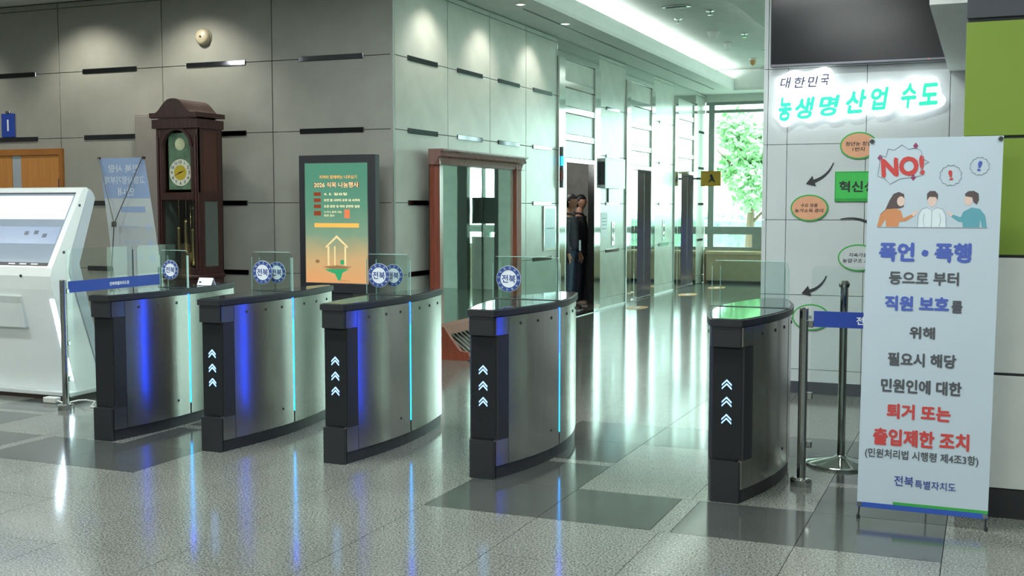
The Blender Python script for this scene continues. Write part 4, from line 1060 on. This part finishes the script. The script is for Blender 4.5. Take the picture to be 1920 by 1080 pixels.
for k, v in enumerate((0.27, 0.36, 0.44, 0.52)):
    bsheet('text_bar', [(0.30, v - 0.018), (0.78, v - 0.018), (0.78, v + 0.012), (0.30, v + 0.012)] if k == 0 else [(0.28, v - 0.008), (0.62, v - 0.008), (0.62, v), (0.28, v)], BKB if k == 0 else BKT, -0.001, -0.0002)
    if k:
        x, y, z = q(0.80, v, 0)
        MB().lathe([(0.035, y - 0.0012), (0.035, y - 0.0002)], (x, 0, z), n=20, axis='y').build('print_dot', BKT, xb)
RODM = mat('rod_grey', '#5f5f58', 0.35, 0.5)
jn = (-0.075, -0.18, 1.43)
for u in (0.0, 0.88):
    x, y, z = q(u, 0, 0)
    MB().tube([(x, y, z), (x, y - 0.02, z + 0.012), jn], 0.0045, 8).build('support_rod', RODM, xb)
    MB().lathe([(0.004, -0.02), (0.013, -0.012), (0.013, 0.012), (0.004, 0.02)], (x, y - 0.008, z), n=12, axis='y').build('hook', WOOD, xb)
MB().tube([jn, (-0.11, -0.20, 0.9), (-0.08, -0.33, 0.01)], 0.005, 8).build('support_rod', RODM, xb)
MB().box(jn[0] - 0.018, jn[0] + 0.018, jn[1] - 0.018, jn[1] + 0.018, jn[2] - 0.03, jn[2] + 0.02, 0.004).build('hub', RODM, xb)
for u in (0.0, 1.0):
    x, y, z = q(u, 1, 0)
    MB().tube([(-0.11, -0.20, 0.9), (x, y - 0.01, z), (x, y, 0.01)], 0.0045, 8).build('support_rod', RODM, xb)

# ------------------------------------------------------------------ INFORMATION KIOSK
kk = thing('information_kiosk', 'white touch-screen information kiosk with tilted screen at the left edge', 'kiosk', (-7.45, 7.2, 0))
KW = 0.53
prof = [(0.10, 0.07), (-0.13, 0.92), (-0.15, 1.03), (-0.13, 1.10), (0.225, 1.72), (0.245, 1.745), (0.275, 1.75), (0.30, 1.735), (0.07, 1.20), (0.05, 1.05), (0.40, 0.07)]
MB().prism(prof, -KW, KW, 'x').build('housing', WHITE, kk)
MB().prism([(0.34, 1.70), (0.36, 1.66), (0.16, 1.12), (0.42, 0.20), (0.42, 0.07), (0.401, 0.07), (0.052, 1.05), (0.072, 1.20), (0.301, 1.735)], -KW + 0.01, KW + 0.012, 'x').build('back_shell', WHITEG, kk)
bx('base_plate', mat('kiosk_base', '#b9c0be', 0.4), kk, -KW - 0.02, KW + 0.03, 0.0, 0.52, 0.035, 0.07, 0.004)
bx('plinth', mat('plinth_brown', '#3b2b26', 0.5), kk, -KW, KW, 0.03, 0.48, 0.0, 0.035)
sl = (1.72 - 1.10) / 0.355
def kf(x, t, d):
    """point on the tilted screen face: t along the slope 0..1, d outwards"""
    y = -0.13 + 0.355 * t; z = 1.10 + 0.62 * t
    nl = math.hypot(0.355, 0.62); ny, nz = -0.62 / nl, 0.355 / nl
    return (x, y + ny * d, z + nz * d)
def kquad(name, m, x0, x1, t0, t1, d0=0.0004, d1=0.003, par=kk):
    v = [kf(x, t, d) for d in (d0, d1) for x, t in ((x0, t0), (x1, t0), (x1, t1), (x0, t1))]
    return MB().add(v, [(3, 2, 1, 0), (4, 5, 6, 7), (0, 1, 5, 4), (1, 2, 6, 5), (2, 3, 7, 6), (3, 0, 4, 7)]).build(name, m, par)
kquad('screen', mat('kiosk_screen', '#5c6a74', 0.08, var=0.05, emit=0.42, ecol='#aebdca'), -KW + 0.06, KW - 0.055, 0.06, 0.955)
kquad('screen_header_glare', mat('screen_pale', '#d8e0e4', 0.2, var=0, emit=0.7, ecol='#eef4f6'), -KW + 0.07, KW - 0.065, 0.62, 0.93, 0.0035, 0.004)  # pale header, with the glare on the screen put into its emission
kquad('screen_band', mat('screen_blue_grey', '#8594aa', 0.2, var=0, emit=0.32, ecol='#8ea0ba'), -KW + 0.07, KW - 0.065, 0.30, 0.52, 0.0035, 0.004)
kquad('top_bezel', DARKG, -KW + 0.06, KW - 0.055, 0.957, 0.975, 0.0004, 0.004)
kquad('lower_bezel', BLACK, -KW + 0.05, KW - 0.055, 0.02, 0.058, 0.0004, 0.004)
for k, x in enumerate((0.06, 0.18, 0.30)):
    kquad('screen_key', mat('key_pale', '#cdd6da', 0.3, var=0, emit=0.25), x, x + 0.07, 0.032, 0.046, 0.0045, 0.005)
for x, t in ((0.10, 0.41), (0.20, 0.42), (0.30, 0.38)):
    kquad('screen_icon', mat('icon_dark', '#4a5668', 0.3, var=0), x, x + 0.045, t, t + 0.05, 0.0045, 0.005)
MB().lathe([(0.012, -0.154), (0.012, -0.150)], (0.22, 0, 1.03), n=14, axis='y').build('camera_lens', BLACK, kk)
MB().prism([(-0.085, 0.60), (-0.115, 0.80), (-0.135, 0.86), (-0.04, 0.86), (-0.02, 0.60)], -0.28, 0.18, 'x').build('paper_tray', mat('tray_white', '#c3ccca', 0.35), kk)
def kp(z): return 0.10 - 0.23 * (z - 0.07) / 0.85
for sx_, x in ((1, KW - 0.028), (-1, -KW + 0.028)):
    v = []
    for z in (0.16, 0.50, 0.84):
        wd = 0.022
        for dx in (-wd, wd): v.append((x + dx, kp(z) - 0.004, z))
    for z in (0.16, 0.50, 0.84):
        for dx in (-wd, wd): v.append((x + dx, kp(z) + 0.006, z))
    MB().add(v, [(0, 1, 3, 2), (2, 3, 5, 4), (6, 8, 9, 7), (8, 10, 11, 9), (0, 6, 7, 1), (4, 5, 11, 10), (0, 2, 8, 6), (2, 4, 10, 8), (1, 7, 9, 3), (3, 9, 11, 5)]).build('light_strip', LEDW, kk)
for y, z in ((0.19, 1.60), (0.0, 1.22)):
    MB().lathe([(0.012, KW + 0.0005), (0.012, KW + 0.004)], (0, y, z), n=12, axis='x').build('lock', DARKG, kk)
# adapter and cable on the floor
pa = thing('power_adapter', 'small white power adapter with cable lying on the floor beside the kiosk', 'adapter', (-6.98, 7.10, 0))
bx('adapter_body', mat('adapter_white', '#b9bdb6', 0.4), pa, -0.08, 0.05, -0.03, 0.04, 0.0, 0.045, 0.006)
MB().tube([(0.05, 0, 0.02), (0.15, -0.03, 0.008), (0.24, 0.03, 0.03), (0.34, 0.0, 0.045), (0.42, 0.02, 0.035), (0.45, -0.06, 0.008), (0.60, -0.11, 0.007), (0.85, -0.18, 0.007), (1.05, -0.15, 0.007)], 0.0065, 8).build('cable', mat('cable_white', '#cfd4cc', 0.4), pa)

# ------------------------------------------------------------------ WALL FITTINGS
o = thing('wall_bell', 'round cream alarm bell high on the stone wall above the clock', 'bell', (-7.70, WALL_Y, 3.37))
MB().lathe([(0.085, -0.001), (0.085, -0.02), (0.08, -0.05), (0.06, -0.068), (0.02, -0.075)], n=28, axis='y').build('bell_dome', mat('bell_cream', '#a79f86', 0.35), o)
MB().lathe([(0.095, -0.0005), (0.095, -0.012)], n=28, axis='y').build('bell_base', mat('bell_base', '#7c776a', 0.4), o)
MB().lathe([(0.014, -0.075), (0.010, -0.082)], n=12, axis='y').build('bell_screw', CHROME, o)
o = thing('number_sign', 'small navy sign with a white figure 1 on the wall at far left', 'sign', (-10.47, WALL_Y, 2.52))
bx('sign_plate', NAVY, o, -0.10, 0.10, -0.014, -0.002, -0.135, 0.135, 0.002)
bx('clip', CHROME, o, -0.03, 0.03, -0.018, -0.002, 0.135, 0.165, 0.003)
text('1', PRW, o, (0.0, -0.0145, 0.0), h=0.13, bold=0.01)
dd = struct(thing('door_4', 'x', 'door')); del dd['label']; del dd['category']
DX1 = -9.66; DZ = 2.24
bx('door_frame', WOOD3D, dd, DX1 - 0.05, DX1, WALL_Y - 0.035, WALL_Y - 0.001, 0, DZ)
bx('door_frame', WOOD3D, dd, DX1 - 2.05, DX1 - 0.05, WALL_Y - 0.035, WALL_Y - 0.001, DZ - 0.07, DZ)
bx('door_leaf', WOOD3, dd, DX1 - 0.62, DX1 - 0.055, WALL_Y - 0.022, WALL_Y - 0.001, 0.01, DZ - 0.075)
bx('door_leaf', WOOD3, dd, DX1 - 1.60, DX1 - 0.76, WALL_Y - 0.022, WALL_Y - 0.001, 0.01, DZ - 0.075)
bx('gap_panel', mat('door_gap', '#9aa4aa', 0.3), dd, DX1 - 0.755, DX1 - 0.625, WALL_Y - 0.018, WALL_Y - 0.001, 0.01, DZ - 0.075)
bx('hinge', DARKG, dd, DX1 - 0.07, DX1 - 0.052, WALL_Y - 0.03, WALL_Y - 0.0225, 1.72, 1.90)
bx('door_handle', CHROME, dd, DX1 - 0.735, DX1 - 0.65, WALL_Y - 0.04, WALL_Y - 0.0185, 1.76, 1.79, 0.003)
o = thing('table_sign', 'small white folded sign standing on the leftmost gate behind its emblem glass', 'sign', (-5.44, 7.10, 0.9995))
MB().prism([(-0.03, 0.0), (0.0, 0.055), (0.03, 0.0), (0.027, 0.0), (0.0, 0.050), (-0.027, 0.0)], -0.065, 0.065, 'x').build('folded_card', PRW, o)
bx('card_mark', PRBK, o, -0.05, -0.03, -0.0215, -0.0195, 0.018, 0.028)

# corridor wall fittings (x faces the corridor)
WX = CORNER_X
o = thing('wall_notice', 'glass-fronted notice frame on the corridor wall just before the first elevator', 'notice', (WX, 14.45, 1.29))
bx('frame', CHROME, o, 0.001, 0.02, -0.23, 0.23, -0.30, 0.30, 0.004)
bx('sheet', mat('notice_blue', '#a9c3cb', 0.3), o, 0.0201, 0.022, -0.20, 0.20, -0.27, 0.27)
bx('mid_bar', mat('notice_line', '#5b7482', 0.4), o, 0.0221, 0.023, -0.15, 0.15, -0.005, 0.01)
o = thing('hall_lantern', 'slim vertical elevator lantern with blue light beside the first elevator', 'lantern', (WX + 0.032, 14.86, 1.84))
bx('lantern_body', mat('lantern_grey', '#6a6f72', 0.2, 0.6), o, 0.0, 0.04, -0.045, 0.045, 0.0, 0.56, 0.006)
bx('lantern_light', em('lantern_blue', '#30a8ff', 2.0), o, 0.004, 0.043, -0.048, 0.03, 0.30, 0.43)
bx('lantern_lens', mat('lantern_lens', '#8a5a58', 0.2), o, 0.004, 0.043, -0.048, 0.03, 0.10, 0.24)
o = thing('wall_monitor', 'boxy pale monitor angled on the column between the first and second elevators', 'monitor', (WX, 17.02, 1.86))
MB().prism([(0.001, -0.42), (0.10, -0.42), (0.16, 0.40), (0.001, 0.40)], 0, 0.45, 'z').build('casing', WHITE, o)
MB().prism([(0.102, -0.38), (0.105, -0.38), (0.163, 0.36), (0.160, 0.36)], 0.04, 0.41, 'z').build('screen', mat('monitor_screen', '#8fb4c0', 0.08, emit=0.25, ecol='#9fd0d8'), o)
bx('side_grille', DARKG, o, 0.02, 0.09, -0.424, -0.4205, 0.05, 0.40)
bx('under_bracket', DARKG, o, 0.001, 0.02, -0.01, 0.01, -0.22, 0.0)
def call_panel(y, label, g='elevator call panels'):
    o = thing('call_panel', label, 'panel', (WX, y, 1.12), 0, g)
    bx('panel_plate', STEEL, o, 0.001, 0.012, -0.06, 0.06, -0.15, 0.22, 0.003)
    for z in (0.10, -0.04): MB().lathe([(0.045, 0.012), (0.045, 0.018), (0.03, 0.024)], (0, 0, z), n=18, axis='x').build('button', CHROME, o)
    for z in (0.17, 0.03): bx('button_mark', BLACK, o, 0.0125, 0.016, -0.012, 0.012, z - 0.014, z + 0.014)
call_panel(17.30, 'steel call panel with round buttons between the first and second elevators')
call_panel(20.35, 'steel call panel with round buttons between the second and third elevators')
o = thing('paper_notice', 'white paper notice taped to the column beside the first elevator', 'notice', (WX, 16.85, 1.30))
bx('paper', PRW, o, 0.001, 0.003, -0.16, 0.16, -0.19, 0.19)
for z in (0.10, 0.05, 0.0, -0.06): bx('text_line', PRLN, o, 0.0031, 0.0036, -0.11, 0.11, z - 0.006, z + 0.006)
o = thing('hanging_sign', 'yellow projecting sign with a dark figure beside the third elevator', 'sign', (WX + 0.033, 22.63, 1.98))
bx('sign_box', mat('sign_yellow', '#b98f2c', 0.4), o, 0.12, 0.52, -0.03, 0.03, 0.0, 0.30, 0.006)
bx('sign_arm', DARKG, o, 0.0, 0.12, -0.015, 0.015, 0.13, 0.17)
MB().prism([(0.26, 0.06), (0.32, 0.15), (0.30, 0.22), (0.34, 0.24), (0.38, 0.15), (0.42, 0.06), (0.34, 0.11)], -0.034, -0.031, 'y').build('pictogram', PRBK, o)
for (x, y, lab) in ((-5.04, 17.28, 'oval orange floor sticker in front of the first elevator column'), (-4.95, 20.2, 'oval orange floor sticker in front of the second elevator column'), (-4.84, 22.1, 'oval orange floor sticker nearest the far window')):
    o = thing('floor_sticker', lab, 'sticker', (x, y, 0), PI / 2, 'orange floor stickers by the elevators')
    MB().prism(ell(0, 0, 0.33, 0.16), 0.0003, 0.0016, 'z').build('sticker_sheet', mat('sticker_orange', '#d89a5a', 0.5), o)
    bx('sticker_mark', PRW, o, -0.12, 0.12, -0.03, 0.03, 0.0017, 0.0022)
# chrome strips at the foot of the columns
for y0, y1 in ((16.6, 17.93), (19.68, 21.03)):
    struct(bx('baseboard_strip', mat('strip_white', '#dfe6e2', 0.3), None, WX + 0.001, WX + 0.015, y0, y1, 0.0, 0.03))

# ------------------------------------------------------------------ PEOPLE in the lift (the second one a built reflection)
def skin_mesh(name, verts, edges, radii, m, parent, sub=2):
    me = bpy.data.meshes.new(name); me.from_pydata(verts, edges, []); me.update()
    o = bpy.data.objects.new(name, me); COL.objects.link(o)
    md = o.modifiers.new('skin', 'SKIN'); md.use_smooth_shade = True
    for i, r in enumerate(radii):
        me.skin_vertices[0].data[i].radius = r if isinstance(r, tuple) else (r, r)
    me.skin_vertices[0].data[0].use_root = True
    s_ = o.modifiers.new('sub', 'SUBSURF'); s_.levels = sub; s_.render_levels = sub
    bpy.context.view_layer.update()
    nm = bpy.data.meshes.new_from_object(o.evaluated_get(bpy.context.evaluated_depsgraph_get()))
    nm.materials.clear(); nm.materials.append(m)
    bpy.data.objects.remove(o)
    for p in nm.polygons: p.use_smooth = True
    return finish(name, nm, None, parent)
SKIN = mat('skin', '#b58a70', 0.5, var=0.04); HAIR = mat('black_hair', '#17151a', 0.6, var=0.2, scale=30)
def person(label, loc, rz, jacket, trousers, shoe, phone):
    p = thing('person', label, 'person', loc, rz, None)
    # faces +x; y is the figure's left
    V = []; Ed = []; Rr = []
    def ch(pts, start=None):
        last = start
        for c, r in pts:
            V.append(c); Rr.append(r); i = len(V) - 1
            if last is not None: Ed.append((last, i))
            last = i
        return last
    ch([((0, 0, 0.95), 0.085)])
    chest = ch([((0.01, 0, 1.12), 0.10), ((0.0, 0, 1.32), 0.12)], 0)
    neck = ch([((-0.01, 0, 1.45), 0.06), ((0.01, 0, 1.54), 0.055), ((0.018, 0, 1.60), 0.05)], chest)
    for s_ in (-1, 1):
        el_ = ch([((0, s_ * 0.17, 1.38), 0.06), ((-0.02, s_ * 0.215, 1.12), 0.045), ((0.10 if phone and s_ > 0 else 0.03, s_ * 0.21, 0.90), 0.033), ((0.13 if phone and s_ > 0 else 0.045, s_ * 0.20, 0.82), (0.020, 0.036))], chest)
        for k in range(4):
            base = V[el_]; fy = (k - 1.5) * 0.018; L = (0.07, 0.08, 0.075, 0.06)[k]
            ch([((base[0] + 0.008, base[1] + fy, base[2] - 0.03), 0.0095), ((base[0] + 0.016, base[1] + fy, base[2] - 0.03 - L * 0.55), 0.0088), ((base[0] + 0.004, base[1] + fy, base[2] - 0.03 - L), 0.008)], el_)
        ch([((V[el_][0] + 0.03, V[el_][1] - s_ * 0.02, V[el_][2] - 0.005), 0.011), ((V[el_][0] + 0.045, V[el_][1] - s_ * 0.025, V[el_][2] - 0.045), 0.009)], el_)
        ch([((0, s_ * 0.085, 0.86), 0.07), ((0.015, s_ * 0.10, 0.50), 0.058), ((-0.01, s_ * 0.105, 0.12), 0.042), ((0.01, s_ * 0.11, 0.06), 0.045), ((0.13, s_ * 0.12, 0.035), (0.030, 0.042))], 0)
    bo = skin_mesh('body', V, Ed, Rr, SKIN, p)
    def headpts(k, f=lambda x, y, z: True):
        v = []; f_ = []; N = 20; M = 14
        for i in range(M + 1):
            a = PI * i / M
            for j in range(N):
                b_ = 2 * PI * j / N
                x, y, z = math.sin(a) * math.cos(b_), math.sin(a) * math.sin(b_), math.cos(a)
                jaw = 1 - 0.28 * max(0, -z) ** 1.3
                v.append((0.02 + x * 0.098 * k * (jaw if x > 0 else jaw * 0.9) + (0.012 if z < 0 else 0) * -z, y * 0.076 * k * jaw, 1.645 + z * 0.118 * k))
        for i in range(M):
            for j in range(N):
                q_ = [i * N + j, (i + 1) * N + j, (i + 1) * N + (j + 1) % N, i * N + (j + 1) % N]
                if f(*[sum(v[t][c] for t in q_) / 4 for c in range(3)]): f_.append(q_)
        return v, f_
    hv, hf = headpts(1.0)
    import bmesh
    bm = bmesh.new(); bm.from_mesh(bo.data); off = [bm.verts.new(c) for c in hv]
    for q_ in hf:
        try: bm.faces.new([off[t] for t in q_]).smooth = True
        except ValueError: pass
    bmesh.ops.remove_doubles(bm, verts=bm.verts, dist=0.0005); bmesh.ops.recalc_face_normals(bm, faces=bm.faces); bm.to_mesh(bo.data); bm.free()
    # nose, ears, hair
    MB().prism([(0.108, 1.66), (0.142, 1.622), (0.108, 1.612)], -0.011, 0.011, 'y').build('nose', SKIN, p)
    for s_ in (-1, 1):
        MB().lathe([(0.008, 0), (0.017, 0.005), (0.014, 0.010)], (0.015, 0, 0), n=12, axis='y').build('ear', SKIN, p, (0, s_ * 0.078 - (0.014 if s_ < 0 else 0), 1.645))
        MB().lathe([(0.002, 0.0), (0.010, 0.003), (0.002, 0.008)], n=10, axis='x').build('eye', PRBK, p, (0.112, s_ * 0.032, 1.655))
    bx('mouth', mat('lips', '#8a5a52', 0.5), p, 0.108, 0.118, -0.022, 0.022, 1.585, 1.592, 0.002)
    hv, hf = headpts(1.10, lambda x, y, z: z > 1.705 or (x < 0.035 and z > 1.655) or (x < -0.01 and z > 1.575))
    hm = MB().add(hv, hf, True).build('hair', HAIR, p)
    so = hm.modifiers.new('thickness', 'SOLIDIFY'); so.thickness = 0.012
    # jacket
    J = [(0, 0, 0.86), (0, 0, 1.12), (0, 0, 1.33), (0, 0, 1.42)]; E_ = [(0, 1), (1, 2), (2, 3)]; R_ = [0.165, 0.155, 0.155, 0.085]
    for s_ in (-1, 1):
        n0 = len(J)
        fx = 0.10 if phone and s_ > 0 else 0.03
        J += [(0, s_ * 0.18, 1.375), (-0.02, s_ * 0.22, 1.12), (fx, s_ * 0.212, 0.92), (fx + 0.01, s_ * 0.21, 0.87)]
        R_ += [0.080, 0.064, 0.05, 0.045]; E_ += [(2, n0), (n0, n0 + 1), (n0 + 1, n0 + 2), (n0 + 2, n0 + 3)]
    jk = skin_mesh('jacket', J, E_, R_, jacket, p)
    MB().tube([(0.07, 0, 1.44), (0.03, 0.07, 1.47), (-0.05, 0.07, 1.48), (-0.08, 0, 1.485), (-0.05, -0.07, 1.48), (0.03, -0.07, 1.47), (0.07, 0, 1.44)], 0.018, 8).build('collar', jacket, jk)
    Tv = [(0, 0, 1.0)]; Te = []; Tr = [0.14]
    for s_ in (-1, 1):
        n0 = len(Tv)
        Tv += [(0, s_ * 0.095, 0.84), (0.015, s_ * 0.105, 0.50), (-0.01, s_ * 0.11, 0.12), (-0.005, s_ * 0.112, 0.075)]
        Tr += [0.108, 0.080, 0.068, 0.066]; Te += [(0, n0), (n0, n0 + 1), (n0 + 1, n0 + 2), (n0 + 2, n0 + 3)]
    skin_mesh('trousers', Tv, Te, Tr, trousers, p)
    for s_ in (-1, 1):
        skin_mesh('shoe', [(-0.05, s_ * 0.11, 0.055), (0.05, s_ * 0.115, 0.05), (0.16, s_ * 0.125, 0.04)], [(0, 1), (1, 2)], [(0.048, 0.045), (0.046, 0.05), (0.036, 0.042)], shoe, p)
        bx('shoe_sole', PRW, p, -0.09, 0.19, s_ * 0.118 - 0.045, s_ * 0.118 + 0.045, 0.003, 0.018, 0.004)
    if phone:
        return p
JK = mat('charcoal_jacket', '#4a4c54', 0.8, var=0.15, scale=12); JK2 = mat('black_jacket', '#33353b', 0.8, var=0.15, scale=12)
DEN = mat('blue_denim', '#46566a', 0.8, var=0.2, scale=20); DEN2 = mat('dark_denim', '#333f4c', 0.8, var=0.2, scale=20)
person('man in charcoal jacket and blue jeans holding a white phone in the open elevator', (-5.84, 16.38, 0.002), math.radians(5), JK, DEN, mat('shoe_grey', '#5d5a56', 0.6), True)
person('figure in black jacket and dark jeans, built as the reflection of the first man', (-5.98, 17.22, 0.002), math.radians(8), JK2, DEN2, mat('shoe_pale', '#a89a90', 0.6), False)  # stands in for the mirror image of the first man in the car wall
ph = thing('phone', 'white phone held in front of the man in the charcoal jacket', 'phone', (-5.74, 16.35, 1.0), math.radians(5))
bx('phone_case', PRW, ph, 0.10, 0.112, -0.16, -0.09, -0.08, 0.08, 0.003)
bx('phone_screen', em('phone_glow', '#dfefff', 0.8), ph, 0.0985, 0.0998, -0.155, -0.095, -0.07, 0.07)

# ------------------------------------------------------------------ OUTSIDE: trees, hedge, paving
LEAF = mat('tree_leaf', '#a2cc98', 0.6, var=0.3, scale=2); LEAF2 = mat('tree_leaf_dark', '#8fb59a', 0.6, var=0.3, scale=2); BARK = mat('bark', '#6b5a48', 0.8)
def tree(label, x, y, h, r, seed, zb=1.6, m=LEAF, n=3600):
    rd = random.Random(seed)
    t = thing('leafy_tree', label, 'tree', (x, y, 0))
    mb = MB(); mb.tube([(0, 0, 0), (0.05, 0, h * 0.35), (0, 0.05, h * 0.8)], [0.13, 0.1, 0.04], 8)
    tr = mb.build('trunk', BARK, t)
    for k in range(7):
        a = 2 * PI * k / 7; z0 = h * (0.28 + 0.07 * k)
        MB().tube([(0.03, 0, z0), (math.cos(a) * r * 0.5, math.sin(a) * r * 0.5, z0 + h * 0.14), (math.cos(a) * r * 0.8, math.sin(a) * r * 0.8, z0 + h * 0.22)], [0.045, 0.03, 0.012], 6).build('branch', BARK, t)
    mb = MB()
    blobs = [(rd.uniform(-.62, .62) * r, rd.uniform(-.62, .62) * r, zb + (h - zb) * rd.uniform(0.15, 0.9), rd.uniform(.28, .5) * r) for _ in range(13)]
    for k in range(n):
        bxx, by, bz, br = rd.choice(blobs)
        d = Vector((rd.gauss(0, 1), rd.gauss(0, 1), rd.gauss(0, 1))).normalized() * br * rd.uniform(0.55, 1.1)
        c = Vector((bxx, by, bz)) + d
        u = Vector((rd.uniform(-1, 1), rd.uniform(-1, 1), rd.uniform(-1, 1))).normalized(); w = u.orthogonal().normalized(); s_ = rd.uniform(0.08, 0.16)
        mb.add([c - u * s_, c + w * s_ * 0.5, c + u * s_, c - w * s_ * 0.5], [(0, 1, 2, 3)])
    f = mb.build('foliage', m, t); f['kind'] = 'stuff'
tree('bright green leafy tree outside the far window', -5.75, 30.0, 3.9, 1.1, 3)
tree('darker green leafy tree outside beyond the right hall windows, nearest one', 6.5, 13.0, 4.2, 1.6, 5, 1.0, LEAF2, 900)
tree('darker green leafy tree outside beyond the right hall windows, farthest one', 7.5, 19.0, 4.6, 1.8, 6, 1.0, LEAF2, 900)
hd = tag(MB().build('clipped_hedge', LEAF2) if False else bpy.data.objects.new('clipped_hedge', None), 'low blue-green clipped hedge outside under the tree', 'hedge')
COL.objects.link(hd); hd.location = (-4.4, 32.5, 0)
rd = random.Random(9); mb = MB()
for k in range(2200):
    c = Vector((rd.uniform(-3.2, 3.2), rd.uniform(-0.5, 0.5), rd.uniform(0.05, 1.35)))
    u = Vector((rd.uniform(-1, 1), rd.uniform(-1, 1), rd.uniform(-1, 1))).normalized(); w = u.orthogonal().normalized(); s_ = rd.uniform(0.06, 0.12)
    mb.add([c - u * s_, c + w * s_ * 0.5, c + u * s_, c - w * s_ * 0.5], [(0, 1, 2, 3)])
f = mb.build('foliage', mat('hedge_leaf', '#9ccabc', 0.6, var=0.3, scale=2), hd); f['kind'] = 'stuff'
MB().box(-3.1, 3.1, -0.42, 0.42, 0.0, 1.2, 0.05).build('hedge_core', LEAF2, hd)
struct(bx('ground_outside', mat('outdoor_paving', '#a3a79f', 0.8), None, -30, 30, 24.0, 60, -0.25, -0.02))
struct(bx('ground_outside_hall', mat('outdoor_paving', '#a3a79f', 0.8), None, 5.2, 30, -8, 24.0, -0.25, -0.02))
